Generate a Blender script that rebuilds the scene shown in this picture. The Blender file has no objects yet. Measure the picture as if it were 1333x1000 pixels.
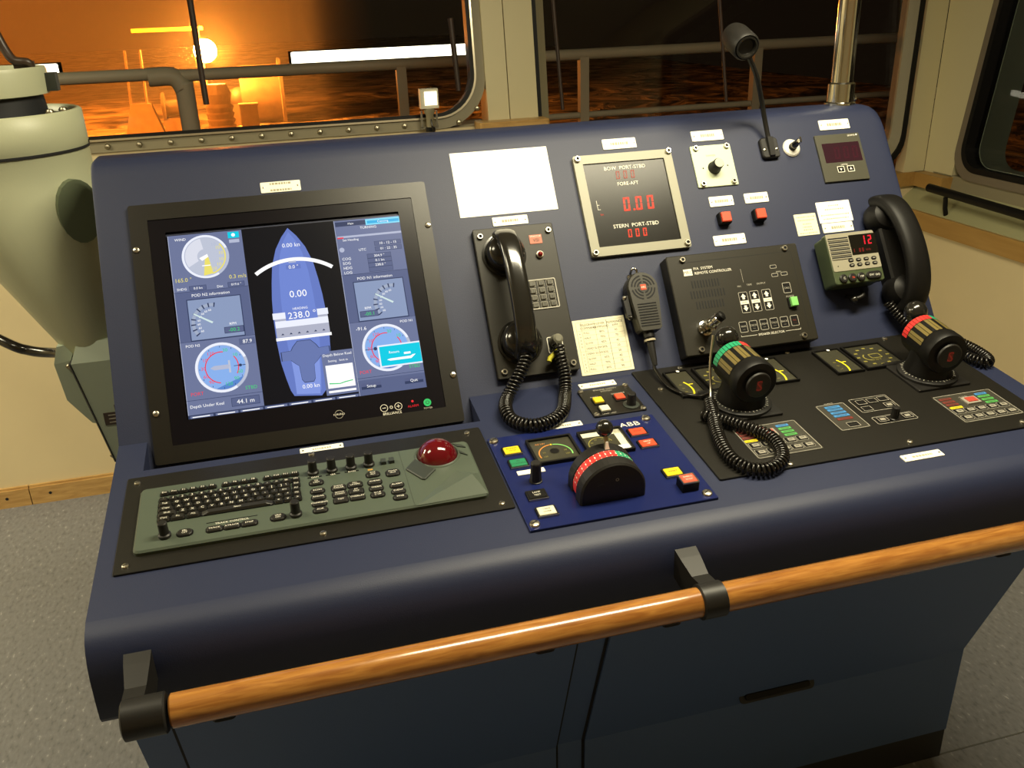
import bpy, math, random
from mathutils import Matrix, Vector
random.seed(7)
sc = bpy.context.scene
COL = sc.collection
PI = math.pi

# ------------------------------------------------------------------ camera
cam_d = bpy.data.cameras.new('camera'); cam = bpy.data.objects.new('camera', cam_d); COL.objects.link(cam)
cam_d.sensor_width = 36.0; cam_d.lens = 1184.24 / 1333 * 36; cam_d.clip_start = 0.02; cam_d.clip_end = 500
cam.matrix_world = Matrix(((0.96394312, 0.13366876, -0.2301007, -0.2106),
                           (-0.26378839, 0.36604614, -0.89242698, -1.3539),
                           (-0.03506214, 0.92094673, 0.38810793, 1.4652),
                           (0, 0, 0, 1)))
sc.camera = cam

# ------------------------------------------------------------------ world, lights, exposure
w = bpy.data.worlds.new('night'); sc.world = w; w.use_nodes = True
w.node_tree.nodes['Background'].inputs[0].default_value = (0.02, 0.012, 0.006, 1)
w.node_tree.nodes['Background'].inputs[1].default_value = 0.25
sc.view_settings.view_transform = 'Standard'; sc.view_settings.look = 'None'
sc.view_settings.gamma = 1; sc.view_settings.use_curve_mapping = False
sc.view_settings.exposure = 0.0
sc.cycles.use_denoising = True
sc.cycles.max_bounces = 8; sc.cycles.transparent_max_bounces = 12; sc.cycles.volume_bounces = 0
sc.cycles.sample_clamp_indirect = 4
def area(name, loc, sx, sy, power, col, rot=(0, 0, 0)):
    l = bpy.data.lights.new(name, 'AREA'); l.shape = 'RECTANGLE'; l.size = sx; l.size_y = sy
    l.energy = power; l.color = col
    o = bpy.data.objects.new(name, l); o.location = loc; o.rotation_euler = rot; COL.objects.link(o); return o
WARM = (1.0, 0.90, 0.63)
area('ceiling_lamp_light', (0.62, -0.36, 2.17), 1.00, 0.24, 43, WARM)
area('ceiling_lamp_port_light', (-2.25, 0.80, 2.17), 1.2, 0.3, 56, WARM)
area('repeater_fill_light', (-1.15, -0.25, 2.17), 0.6, 0.3, 11, WARM)  # unseen fill lamp added to brighten the compass repeater
def point(name, loc, power, col, r):
    l = bpy.data.lights.new(name, 'POINT'); l.energy = power; l.color = col; l.shadow_soft_size = r
    o = bpy.data.objects.new(name, l); o.location = loc; COL.objects.link(o); return o
SODIUM = (1.0, 0.23, 0.018)
fl_ = bpy.data.lights.new('unseen_deck_fill', 'SPOT'); fl_.energy = 190000; fl_.color = SODIUM; fl_.spot_size = math.radians(44); fl_.spot_blend = 0.9; fl_.shadow_soft_size = 0.4  # unseen spot added to light the fore deck and haze orange
fo_ = bpy.data.objects.new('unseen_deck_fill', fl_); fo_.location = (-12, 18, 14); COL.objects.link(fo_)
fo_.rotation_euler = (Vector((-7.5, 33, -2)) - Vector((-12, 18, 14))).to_track_quat('-Z', 'Y').to_euler()

# ------------------------------------------------------------------ materials
MATS = {}
def mat(name, col, rough=0.5, metal=0.0, bump=0.0, bscale=400, vary=0.0, vscale=6, emit=None, es=1.0, spec=0.5, coat=0.0):
    if name in MATS: return MATS[name]
    m = bpy.data.materials.new(name); m.use_nodes = True; nt = m.node_tree; b = nt.nodes['Principled BSDF']
    b.inputs['Base Color'].default_value = (*col, 1); b.inputs['Roughness'].default_value = rough
    b.inputs['Metallic'].default_value = metal; b.inputs['Specular IOR Level'].default_value = spec
    b.inputs['Coat Weight'].default_value = coat
    if emit:
        b.inputs['Emission Color'].default_value = (*emit, 1); b.inputs['Emission Strength'].default_value = es
    if bump or vary:
        tc = nt.nodes.new('ShaderNodeTexCoord')
    if bump:
        n = nt.nodes.new('ShaderNodeTexNoise'); n.inputs['Scale'].default_value = bscale; n.inputs['Detail'].default_value = 2
        bp = nt.nodes.new('ShaderNodeBump'); bp.inputs['Strength'].default_value = bump; bp.inputs['Distance'].default_value = 0.002
        nt.links.new(tc.outputs['Object'], n.inputs['Vector']); nt.links.new(n.outputs['Fac'], bp.inputs['Height'])
        nt.links.new(bp.outputs['Normal'], b.inputs['Normal'])
    if vary:
        n2 = nt.nodes.new('ShaderNodeTexNoise'); n2.inputs['Scale'].default_value = vscale; n2.inputs['Detail'].default_value = 4
        mx = nt.nodes.new('ShaderNodeMix'); mx.data_type = 'RGBA'
        mx.inputs[6].default_value = (*[c * (1 - vary) for c in col], 1); mx.inputs[7].default_value = (*[min(1, c * (1 + vary)) for c in col], 1)
        nt.links.new(tc.outputs['Object'], n2.inputs['Vector']); nt.links.new(n2.outputs['Fac'], mx.inputs[0])
        nt.links.new(mx.outputs[2], b.inputs['Base Color'])
    MATS[name] = m
    return m
def wood(name, c1, c2, rough, scale, stretch, coat=0.0):
    m = bpy.data.materials.new(name); m.use_nodes = True; nt = m.node_tree; b = nt.nodes['Principled BSDF']
    tc = nt.nodes.new('ShaderNodeTexCoord'); mp = nt.nodes.new('ShaderNodeMapping'); mp.inputs['Scale'].default_value = stretch
    n = nt.nodes.new('ShaderNodeTexNoise'); n.inputs['Scale'].default_value = scale; n.inputs['Detail'].default_value = 5; n.inputs['Distortion'].default_value = 0.6
    r = nt.nodes.new('ShaderNodeValToRGB'); r.color_ramp.elements[0].position = 0.35; r.color_ramp.elements[1].position = 0.68
    r.color_ramp.elements[0].color = (*c1, 1); r.color_ramp.elements[1].color = (*c2, 1)
    nt.links.new(tc.outputs['Object'], mp.inputs[0]); nt.links.new(mp.outputs[0], n.inputs['Vector']); nt.links.new(n.outputs['Fac'], r.inputs[0])
    nt.links.new(r.outputs[0], b.inputs['Base Color']); b.inputs['Roughness'].default_value = rough; b.inputs['Coat Weight'].default_value = coat
    b.inputs['Coat Roughness'].default_value = 0.12
    MATS[name] = m; return m
BLUE = mat('console_blue_paint', (0.0145, 0.0200, 0.053), 0.52, spec=0.42, bump=0.10, bscale=700, vary=0.10, vscale=900)
BLUE_LOW = mat('console_base_blue_paint', (0.060, 0.108, 0.250), 0.5, bump=0.12, bscale=600, vary=0.10, vscale=700)
PLINTH = mat('dark_plinth', (0.012, 0.013, 0.016), 0.6)
GROOVE = mat('dark_joint', (0.006, 0.006, 0.007), 0.8)
PANEL = mat('black_textured_panel', (0.007, 0.006, 0.004), 0.46, spec=0.36, bump=0.12, bscale=900)
OLIVE = mat('dark_olive_panel', (0.017, 0.015, 0.0095), 0.42, spec=0.32, bump=0.08, bscale=900)
MONF = mat('monitor_flange', (0.009, 0.0075, 0.005), 0.36, spec=0.40, bump=0.05, bscale=900)
BEZEL = mat('monitor_bezel', (0.005, 0.004, 0.006), 0.28, spec=0.18)
BLACK = mat('black_plastic', (0.0055, 0.005, 0.0045), 0.48, spec=0.22)
SATIN = mat('black_satin_plastic', (0.011, 0.010, 0.009), 0.45, spec=0.4)
GLOSS = mat('glossy_black_plastic', (0.012, 0.011, 0.009), 0.16, coat=0.3)
RUBBER = mat('black_rubber_cord', (0.009, 0.008, 0.007), 0.16)
HOUS = mat('grey_green_housing', (0.070, 0.088, 0.066), 0.42, spec=0.4, bump=0.04, bscale=900)
KEYM = mat('key_plastic', (0.016, 0.015, 0.012), 0.4)
ABBLUE = mat('deep_blue_plate', (0.008, 0.014, 0.082), 0.26, bump=0.03, bscale=900)
CHROME = mat('chrome', (0.60, 0.60, 0.58), 0.12, 1.0)
STEEL = mat('steel_screw', (0.62, 0.58, 0.48), 0.28, 1.0)
BRASS = mat('dull_metal', (0.40, 0.36, 0.26), 0.35, 1.0)
FRAMEM = mat('display_frame_metal', (0.26, 0.25, 0.18), 0.42)
GLASSBLK = mat('dark_display_glass', (0.007, 0.006, 0.004), 0.24, spec=0.22)
WHITE = mat('white_engraved_plate', (0.88, 0.86, 0.75), 0.42)
PAPER = mat('white_paper', (0.95, 0.94, 0.88), 0.55)
PAPERY = mat('cream_paper', (0.82, 0.78, 0.56), 0.55)
INK = mat('black_ink', (0.02, 0.018, 0.012), 0.6)
INKF = mat('faint_ink', (0.36, 0.33, 0.22), 0.6)
LEGEND = mat('white_legend', (0.80, 0.77, 0.66), 0.5)
LEGD = mat('dim_legend', (0.40, 0.38, 0.32), 0.5)
DIMG = mat('pale_green_plate', (0.55, 0.62, 0.44), 0.40)
RED = mat('red_button', (0.75, 0.075, 0.03), 0.35)
REDD = mat('dull_red_legend', (0.16, 0.028, 0.02), 0.45)
YEL = mat('yellow_button', (0.85, 0.62, 0.02), 0.35)
GRN = mat('green_button', (0.02, 0.22, 0.10), 0.35)
LGRN = mat('light_green_button', (0.22, 0.60, 0.16), 0.35)
BLUB = mat('blue_legend', (0.05, 0.22, 0.50), 0.4)
GRNL = mat('green_legend', (0.08, 0.34, 0.08), 0.4)
GREYK = mat('grey_membrane_key', (0.30, 0.28, 0.23), 0.4)
WHB = mat('white_button', (0.72, 0.70, 0.54), 0.35)
YELLEG = mat('yellow_scale', (0.78, 0.66, 0.02), 0.45)
DYEL = mat('dim_yellow_scale', (0.22, 0.19, 0.04), 0.5)
GOLD = mat('amber_scale', (0.15, 0.115, 0.035), 0.4)
SCRED = mat('scale_red', (0.62, 0.035, 0.03), 0.4)
SCGRN = mat('scale_green', (0.02, 0.30, 0.14), 0.4)
ORNG = mat('orange_scale', (0.60, 0.22, 0.04), 0.5)
GAUGEF = mat('gauge_face', (0.045, 0.043, 0.028), 0.25)
BALLRED = mat('red_trackball', (0.10, 0.002, 0.005), 0.10, coat=0.6)
DGREY = mat('dark_grey_button', (0.030, 0.036, 0.030), 0.45)
SILV = mat('silver_plastic', (0.29, 0.27, 0.20), 0.38)
VGREEN = mat('green_casing', (0.052, 0.070, 0.030), 0.4)
SEA = mat('sage_green_paint', (0.48, 0.50, 0.34), 0.42, bump=0.05, bscale=250)
SEAD = mat('junction_box_green', (0.34, 0.40, 0.32), 0.40)
WALL = mat('beige_wall_panel', (0.66, 0.55, 0.33), 0.55, bump=0.05, bscale=90, vary=0.05, vscale=5)
CREAM = mat('cream_post_panel', (0.56, 0.50, 0.30), 0.45)
SILLG = mat('window_frame_alloy', (0.24, 0.21, 0.13), 0.5)
BEAD = mat('bright_alloy_bead', (0.70, 0.64, 0.48), 0.25, 0.8)
CEIL = mat('ceiling_panel', (0.60, 0.56, 0.45), 0.6)
LEDGE = mat('ledge_paint', (0.34, 0.33, 0.18), 0.45)
RAILP = mat('railing_paint', (0.40, 0.38, 0.28), 0.5)
TRIMW = wood('light_wood_trim', (0.40, 0.23, 0.075), (0.54, 0.34, 0.12), 0.4, 14, (1, 6, 6))
TRIMY = wood('golden_wood_trim', (0.34, 0.19, 0.050), (0.40, 0.235, 0.068), 0.4, 6, (7, 0.7, 7))
RAILW = wood('varnished_rail_wood', (0.27, 0.100, 0.020), (0.44, 0.195, 0.042), 0.22, 20, (0.9, 9, 9), 0.5)
YTIE = mat('yellow_sleeve', (0.50, 0.46, 0.03), 0.5)
def em(name, col, s=1.0):
    if name in MATS: return MATS[name]
    m = bpy.data.materials.new(name); m.use_nodes = True; nt = m.node_tree
    b = nt.nodes['Principled BSDF']; b.inputs['Base Color'].default_value = (0.004, 0.004, 0.004, 1); b.inputs['Roughness'].default_value = 0.25; b.inputs['Specular IOR Level'].default_value = 0.12
    b.inputs['Emission Color'].default_value = (*col, 1); b.inputs['Emission Strength'].default_value = s
    MATS[name] = m; return m
EDIG = em('red_digits', (1.0, 0.07, 0.03), 1.0)
EDIGD = em('dim_red_digits', (0.28, 0.02, 0.015), 1.0)
EDVHF = em('bright_red_digits', (1.0, 0.02, 0.04), 1.0)

# ------------------------------------------------------------------ mesh builder
class MB:
    def __init__(s): s.v = []; s.f = []; s.mi = []; s.sm = []; s.mats = []; s.M = Matrix.Identity(4)
    def mid(s, m):
        if m not in s.mats: s.mats.append(m)
        return s.mats.index(m)
    def add(s, vs, fs, m, smooth=False):
        o = len(s.v); k = s.mid(m)
        for p in vs: s.v.append(tuple(s.M @ Vector(p)))
        for f in fs: s.f.append([i + o for i in f]); s.mi.append(k); s.sm.append(smooth)
    def box(s, cx, cy, cz, sx, sy, sz, m):
        x, y, z = sx / 2, sy / 2, sz / 2
        vs = [(cx + a * x, cy + b * y, cz + c * z) for c in (-1, 1) for b in (-1, 1) for a in (-1, 1)]
        s.add(vs, [(0, 2, 3, 1), (4, 5, 7, 6), (0, 1, 5, 4), (2, 6, 7, 3), (0, 4, 6, 2), (1, 3, 7, 5)], m)
    def loft(s, rings, m, cap0=True, cap1=True, smooth=True):
        n = len(rings[0]); vs = [p for r in rings for p in r]; fs = []
        for i in range(len(rings) - 1):
            for j in range(n):
                k = (j + 1) % n
                fs.append((i * n + j, i * n + k, (i + 1) * n + k, (i + 1) * n + j))
        s.add(vs, fs, m, smooth)
        if cap0: s.add(rings[0], [tuple(reversed(range(n)))], m)
        if cap1: s.add(rings[-1], [tuple(range(n))], m)
    def rr(s, cx, cy, w, h, r, z, seg=4):
        r = max(min(r, w / 2 - 1e-5, h / 2 - 1e-5), 1e-5); out = []
        for (sx, sy, a0) in ((1, -1, -PI / 2), (1, 1, 0), (-1, 1, PI / 2), (-1, -1, PI)):
            px, py = cx + sx * (w / 2 - r), cy + sy * (h / 2 - r)
            for i in range(seg + 1):
                a = a0 + PI / 2 * i / seg; out.append((px + r * math.cos(a), py + r * math.sin(a), z))
        return out
    def plate(s, cx, cy, z0, z1, w, h, m, r=0.003, ch=0.0008, seg=3):
        rings = [s.rr(cx, cy, w, h, r, z0, seg), s.rr(cx, cy, w, h, r, z1 - ch, seg)]
        if ch > 0: rings.append(s.rr(cx, cy, w - 2 * ch, h - 2 * ch, r - ch, z1, seg))
        s.loft(rings, m, smooth=False)
    def frame(s, cx, cy, z0, z1, w, h, t, m, r=0.002, r2=None, seg=3):
        if r2 is None: r2 = max(r - t, 0.0005)
        a = s.rr(cx, cy, w, h, r, z0, seg); b = s.rr(cx, cy, w, h, r, z1, seg)
        c = s.rr(cx, cy, w - 2 * t, h - 2 * t, r2, z1, seg); d = s.rr(cx, cy, w - 2 * t, h - 2 * t, r2, z0, seg)
        s.loft([a, b, c, d], m, False, False, False)
    def lathe(s, prof, m, cx=0, cy=0, seg=20, smooth=True, cap0=True, cap1=True):
        rings = [[(cx + r * math.cos(2 * PI * i / seg), cy + r * math.sin(2 * PI * i / seg), z) for i in range(seg)] for r, z in prof]
        ang = [math.atan2(prof[i + 1][1] - prof[i][1], prof[i + 1][0] - prof[i][0]) for i in range(len(prof) - 1)]
        k = 0
        for i in range(1, len(prof)):
            last = i == len(prof) - 1
            turn = 0 if last else abs((ang[i] - ang[i - 1] + PI) % (2 * PI) - PI)
            if last or turn > 0.62:
                s.loft(rings[k:i + 1], m, cap0 and k == 0, cap1 and last, smooth); k = i
    def cyl(s, cx, cy, z0, z1, r, m, r1=None, seg=16, ch=0.0):
        r1 = r if r1 is None else r1
        c = [(cx + math.cos(2 * PI * i / seg), cy + math.sin(2 * PI * i / seg)) for i in range(seg)]
        def ring(rr, z): return [(cx + (a - cx) * rr, cy + (b - cy) * rr, z) for a, b in c]
        rings = [ring(r, z0), ring(r1, z1 - ch)]
        s.loft(rings, m, True, ch == 0, True)
        if ch: s.loft([ring(r1, z1 - ch), ring(r1 - ch, z1)], m, False, True, False)
    def sphere(s, cx, cy, cz, r, m, seg=20, rings=12, z0=-1.0, sz=1.0):
        a0 = math.asin(max(-1, z0)); pr = []
        for i in range(rings + 1):
            a = a0 + (PI / 2 - a0) * i / rings; pr.append((max(r * math.cos(a), 1e-5), cz + sz * r * math.sin(a)))
        s.lathe(pr, m, cx, cy, seg)
    def tube(s, pts, r, m, seg=8, caps=True, rads=None):
        pts = [Vector(p) for p in pts]; n = len(pts); T = []
        for i in range(n):
            t = pts[min(i + 1, n - 1)] - pts[max(i - 1, 0)]; T.append(t.normalized())
        u = T[0].orthogonal().normalized(); rings = []
        for i in range(n):
            u = (u - T[i] * u.dot(T[i])); u = u.normalized() if u.length > 1e-9 else T[i].orthogonal().normalized()
            v = T[i].cross(u); rr = rads[i] if rads else r
            rings.append([tuple(pts[i] + u * (rr * math.cos(2 * PI * j / seg)) + v * (rr * math.sin(2 * PI * j / seg))) for j in range(seg)])
        s.loft(rings, m, caps, caps, True)
    def sweep(s, pts, ab, m, side=(1, 0, 0), seg=14, e=1.0):
        pts = [Vector(p) for p in pts]; n = len(pts); rings = []; sd = Vector(side)
        for i in range(n):
            t = (pts[min(i + 1, n - 1)] - pts[max(i - 1, 0)]).normalized(); up = sd.cross(t).normalized(); a, b = ab[i]; ring = []
            for j in range(seg):
                c, q = math.cos(2 * PI * j / seg), math.sin(2 * PI * j / seg)
                c = math.copysign(abs(c) ** e, c); q = math.copysign(abs(q) ** e, q)
                ring.append(tuple(pts[i] + sd * (a * c) + up * (b * q)))
            rings.append(ring)
        s.loft(rings, m)
    def helix(s, pts, R, r, pitch, m, seg=6, per=14):
        P, L = resample(pts, 0.0015); n = len(P)
        T = [(P[min(i + 1, n - 1)] - P[max(i - 1, 0)]).normalized() for i in range(n)]
        u = T[0].orthogonal().normalized(); out = []; fr = []
        for i in range(n):
            u = (u - T[i] * u.dot(T[i])).normalized(); fr.append((u.copy(), T[i].cross(u)))
        turns = L / pitch; N = int(turns * per)
        for k in range(N + 1):
            q = k / N * (n - 1); i = min(int(q), n - 2); f = q - i
            c = P[i].lerp(P[i + 1], f); a = 2 * PI * turns * k / N
            out.append(c + fr[i][0] * (R * math.cos(a)) + fr[i][1] * (R * math.sin(a)))
        s.tube(out, r, m, seg)
    def poly(s, pts, m, z=None):
        vs = [(p[0], p[1], z) for p in pts] if z is not None else pts
        s.add(vs, [tuple(range(len(vs)))], m)
    def rect(s, x0, y0, x1, y1, z, m): s.poly([(x0, y0), (x1, y0), (x1, y1), (x0, y1)], m, z)
    def ring(s, cx, cy, z, r0, r1, m, a0=0, a1=360, seg=32):
        vs = []; fs = []
        for i in range(seg + 1):
            a = math.radians(a0 + (a1 - a0) * i / seg)
            vs += [(cx + r0 * math.cos(a), cy + r0 * math.sin(a), z), (cx + r1 * math.cos(a), cy + r1 * math.sin(a), z)]
        for i in range(seg): fs.append((2 * i, 2 * i + 1, 2 * i + 3, 2 * i + 2))
        s.add(vs, fs, m)
    def disc(s, cx, cy, z, r, m, seg=32, a0=0, a1=360):
        pts = [(cx + r * math.cos(math.radians(a0 + (a1 - a0) * i / seg)), cy + r * math.sin(math.radians(a0 + (a1 - a0) * i / seg))) for i in range(seg if a1 - a0 == 360 else seg + 1)]
        s.poly(pts, m, z)
    def outline(s, cx, cy, z, w, h, t, m, r=0.001): s.frame(cx, cy, z - 0.0001, z, w, h, t, m, r, max(r - t, 0.0003), 3)
    def extrude(s, pts, z0, z1, m):
        s.loft([[(a, b, z0) for a, b in pts], [(a, b, z1) for a, b in pts]], m, smooth=False)
    def text(s, t, x, y, z, size, m, align='C', rot=0, sx=1.0):
        vs, fs, wd = glyphs(t)
        off = {'C': -wd / 2, 'L': 0, 'R': -wd}[align]; c, q = math.cos(rot), math.sin(rot)
        out = []
        for a, b, _ in vs:
            a = (a + off) * size * sx; b = (b - 0.35) * size
            out.append((x + a * c - b * q, y + a * q + b * c, z))
        s.add(out, fs, m)
    def seg7(s, t, x, y, z, h, m, adv=0.72, th=0.155, slant=0.08):
        tab = {'0': 'abcdef', '1': 'bc', '2': 'abged', '3': 'abgcd', '8': 'abcdefg', '5': 'afgcd', '7': 'abc', '4': 'fgbc', '6': 'afgedc', '9': 'abcdfg'}
        w_ = h * 0.48; g = h * 0.02; T = h * th; cx = x
        def q(x0, y0, x1, y1): s.poly([(cx + a + b * slant, y + b) for a, b in ((x0, y0), (x1, y0), (x1, y1), (x0, y1))], m, z)
        for ch in t:
            if ch == '.':
                cx -= h * (adv - 0.5) * 0.5; q(0, 0, T, T); cx += h * (adv - 0.5) * 0.5 + T * 0.3; continue
            for k in tab.get(ch, ''):
                if k == 'a': q(T * .3, h - T, w_ - T * .3, h)
                if k == 'd': q(T * .3, 0, w_ - T * .3, T)
                if k == 'g': q(T * .6, h / 2 - T / 2, w_ - T * .6, h / 2 + T / 2)
                if k == 'f': q(0, h / 2 + g, T, h - g)
                if k == 'b': q(w_ - T, h / 2 + g, w_, h - g)
                if k == 'e': q(0, g, T, h / 2 - g)
                if k == 'c': q(w_ - T, g, w_, h / 2 - g)
            cx += h * adv
    def mesh(s, name):
        me = bpy.data.meshes.new(name); me.from_pydata(s.v, [], s.f)
        for m in s.mats: me.materials.append(m)
        me.polygons.foreach_set('material_index', s.mi); me.polygons.foreach_set('use_smooth', s.sm); me.update()
        return me
_G = {}
def glyphs(t):
    if t in _G: return _G[t]
    c = bpy.data.curves.new('t', 'FONT'); c.body = t; c.resolution_u = 2; c.align_x = 'LEFT'
    o = bpy.data.objects.new('t', c); COL.objects.link(o)
    dg = bpy.context.evaluated_depsgraph_get(); me = bpy.data.meshes.new_from_object(o.evaluated_get(dg))
    vs = [tuple(v.co) for v in me.vertices]; fs = [tuple(p.vertices) for p in me.polygons]
    wd = max([v[0] for v in vs], default=0)
    bpy.data.objects.remove(o); bpy.data.curves.remove(c); bpy.data.meshes.remove(me)
    _G[t] = (vs, fs, wd); return _G[t]
def catmull(pts, n=12):
    P = [Vector(p) for p in pts]; P = [P[0] * 2 - P[1]] + P + [P[-1] * 2 - P[-2]]; out = []
    for i in range(1, len(P) - 2):
        a, b, c, d = P[i - 1:i + 3]
        for k in range(n):
            t = k / n
            out.append(0.5 * ((2 * b) + (c - a) * t + (2 * a - 5 * b + 4 * c - d) * t * t + (3 * b - a - 3 * c + d) * t ** 3))
    out.append(P[-2]); return out
def resample(pts, step):
    P = [Vector(p) for p in pts]; L = [0]
    for i in range(1, len(P)): L.append(L[-1] + (P[i] - P[i - 1]).length)
    n = max(2, int(L[-1] / step)); out = []; j = 0
    for k in range(n + 1):
        d = L[-1] * k / n
        while j < len(P) - 2 and L[j + 1] < d: j += 1
        f = (d - L[j]) / max(L[j + 1] - L[j], 1e-9); out.append(P[j].lerp(P[j + 1], min(max(f, 0), 1)))
    return out, L[-1]

# ------------------------------------------------------------------ object helpers
FR = {}
def tag(o, label=None, cat=None, group=None, kind=None):
    if label: o['label'] = label
    if cat: o['category'] = cat
    if group: o['group'] = group
    if kind: o['kind'] = kind
    return o
def thing(name, label, cat, M=None, group=None):
    o = bpy.data.objects.new(name, None); o.empty_display_size = 0.02; COL.objects.link(o)
    M = M or Matrix.Identity(4); o.matrix_world = M; FR[o] = M.copy()
    return tag(o, label, cat, group)
def obj(name, mb, parent=None, label=None, loc=None, scale=None):
    me = mb.mesh(name) if isinstance(mb, MB) else mb
    o = bpy.data.objects.new(name, me); COL.objects.link(o)
    if parent: o.parent = parent
    if loc: o.location = loc
    if scale: o.scale = (scale,) * 3
    if label: o['label'] = label
    return o
def struct(name, mb, parent=None, label=None):
    o = obj(name, mb, parent, label)
    if not parent: o['kind'] = 'structure'
    return o
def copy_tree(o, parent=None):
    c = o.copy(); COL.objects.link(c)
    if parent: c.parent = parent
    for ch in list(o.children): copy_tree(ch, c)
    return c
def loc_of(root, p): return FR[root].inverted() @ Vector(p)

# ------------------------------------------------------------------ console frames
S = math.radians(6.3); U = math.radians(56.32); H = 0.8637
CL, CR = -0.4806, 0.9706
NL, NR, NF = -0.4397, 0.0643, -0.0797
def FU(x, v, n=0.0):
    return Matrix.Translation((x, v * math.cos(U) - n * math.sin(U), H + v * math.sin(U) + n * math.cos(U))) @ Matrix.Rotation(U, 4, 'X')
def FD(x, d, n=0.0):
    return Matrix.Translation((x, d * math.cos(S) - n * math.sin(S), H + d * math.sin(S) + n * math.cos(S))) @ Matrix.Rotation(S, 4, 'X')
def pU(x, v, n=0.0): return FU(x, v, n).translation
def pD(x, d, n=0.0): return FD(x, d, n).translation

# screw: a domed head with a slot, one shared mesh of radius 1
def screw_mesh(name, m, h=0.55):
    b = MB(); b.lathe([(1.0, 0), (1.0, h * .35), (0.86, h * .75), (0.5, h), (0.001, h * 1.05)], m, seg=14)
    b.M = Matrix.Rotation(0.5, 4, 'Z'); b.box(0, 0, h * 1.06, 1.3, 0.2, 0.05, GROOVE); return b.mesh(name)
SCREW = screw_mesh('screw', STEEL)
def hex_mesh():
    b = MB(); b.lathe([(1.0, 0), (1.0, .7), (0.85, .85), (0.55, .85)], STEEL, seg=16, cap1=False)
    b.lathe([(0.55, .86), (0.5, .5)], GROOVE, seg=6, smooth=False, cap0=False); return b.mesh('socket_screw')
SOCK = hex_mesh()
def screws(root, pts, z, r, mesh=None):
    for x, y in pts: obj('screw', mesh or SCREW, root, None, (x, y, z), r)

# ================================================================== SETTING
FLOORM = bpy.data.materials.new('speckled_vinyl'); FLOORM.use_nodes = True
def floor_nodes():
    nt = FLOORM.node_tree; b = nt.nodes['Principled BSDF']; b.inputs['Roughness'].default_value = 0.42
    tc = nt.nodes.new('ShaderNodeTexCoord'); mp = nt.nodes.new('ShaderNodeMapping'); mp.inputs['Scale'].default_value = (1.0, 0.45, 1)
    nt.links.new(tc.outputs['Object'], mp.inputs[0])
    v = nt.nodes.new('ShaderNodeTexNoise'); v.inputs['Scale'].default_value = 110; v.inputs['Detail'].default_value = 3
    nt.links.new(mp.outputs[0], v.inputs['Vector'])
    r = nt.nodes.new('ShaderNodeValToRGB'); e = r.color_ramp.elements
    e[0].position = 0.30; e[0].color = (0.115, 0.117, 0.125, 1); e[1].position = 0.74; e[1].color = (0.34, 0.34, 0.34, 1)
    k = e.new(0.42); k.color = (0.160, 0.163, 0.172, 1); k = e.new(0.64); k.color = (0.190, 0.193, 0.203, 1)
    nt.links.new(v.outputs['Fac'], r.inputs[0]); nt.links.new(r.outputs[0], b.inputs['Base Color'])
floor_nodes(); MATS['floor'] = FLOORM
YF = 1.588                                        # front bulkhead plane
XR = 2.15                                         # starboard bulkhead plane
b = MB(); b.box(-0.45, -0.9, -0.02, 5.4, 5.2, 0.04, FLOORM); fl = struct('floor', b)
b = MB(); b.box(-0.45, -0.19, 0.0006, 5.2, 0.003, 0.0012, mat('seam_weld', (0.10, 0.10, 0.09), 0.6)); obj('floor_seam', b, fl, 'dark welded seam across the floor covering')
b = MB(); b.box(-0.35, -0.85, 2.24, 5.9, 5.4, 0.06, CEIL); struct('ceiling', b)
b = MB(); b.box(-0.45, -3.5, 1.1, 5.4, 0.06, 2.25, WALL); struct('wall_back', b)
b = MB(); b.box(-3.1, -0.9, 1.1, 0.06, 5.2, 2.25, WALL); struct('wall_left', b)
TILT = math.radians(8.0)
ZS = 1.097
def FW(x, h, n=0.0):                               # outward-leaning window plane of the front bulkhead, n points into the room
    return Matrix.Translation((0, YF, ZS)) @ Matrix.Rotation(-TILT, 4, 'X') @ Matrix.Rotation(PI / 2, 4, 'X') @ Matrix.Translation((x, h, n))
b = MB()
b.box(-1.22, YF + 0.04, ZS / 2, 3.76, 0.08, ZS, WALL)                    # under the left window
b.box(1.42, YF + 0.01, 0.39, 1.52, 0.08, 0.78, WALL)                     # under the middle window
wf = struct('wall_front', b)
b = MB(); b.M = FW(0, 0); b.box(-0.35, 1.06, -0.03, 5.6, 0.26, 0.06, CREAM); obj('header_panel', b, wf)
# post between left and middle window: two cream panels with an open joint
b = MB(); b.M = FW(0, 0)
b.box(0.536, 0.47, -0.03, 0.070, 0.94, 0.09, CREAM); obj('post_panel', b, wf)
b = MB(); b.M = FW(0, 0); b.box(0.6205, 0.47, -0.03, 0.093, 0.94, 0.09, CREAM); obj('post_panel', b, wf)
b = MB(); b.M = FW(0, 0); b.box(0.5725, 0.47, -0.04, 0.006, 0.94, 0.07, GROOVE); obj('panel_joint', b, wf)
b = MB()
b.plate(0, 0, 0, 0.024, 0.232, 0.09, TRIMW, 0.012, 0.003)
o = struct('trim_1', b); o.location = (0.573, YF - 0.030, ZS - 0.006)
# baseboard with its joints
b = MB()
for x0, x1 in ((-3.06, -1.092), (-1.089, 0.4), (0.403, 2.1)):
    b.box((x0 + x1) / 2, YF - 0.007, 0.03, x1 - x0, 0.014, 0.06, TRIMW); b.box((x0 + x1) / 2, YF - 0.003, 0.063, x1 - x0, 0.008, 0.008, TRIMW)
for x in (-1.16, -1.03): b.M = Matrix.Translation((x, YF - 0.014, 0.034)) @ Matrix.Rotation(PI / 2, 4, 'X'); b.cyl(0, 0, 0, 0.001, 0.005, GROOVE, seg=10); b.M = Matrix.Identity(4)
struct('baseboard_front', b)

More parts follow.
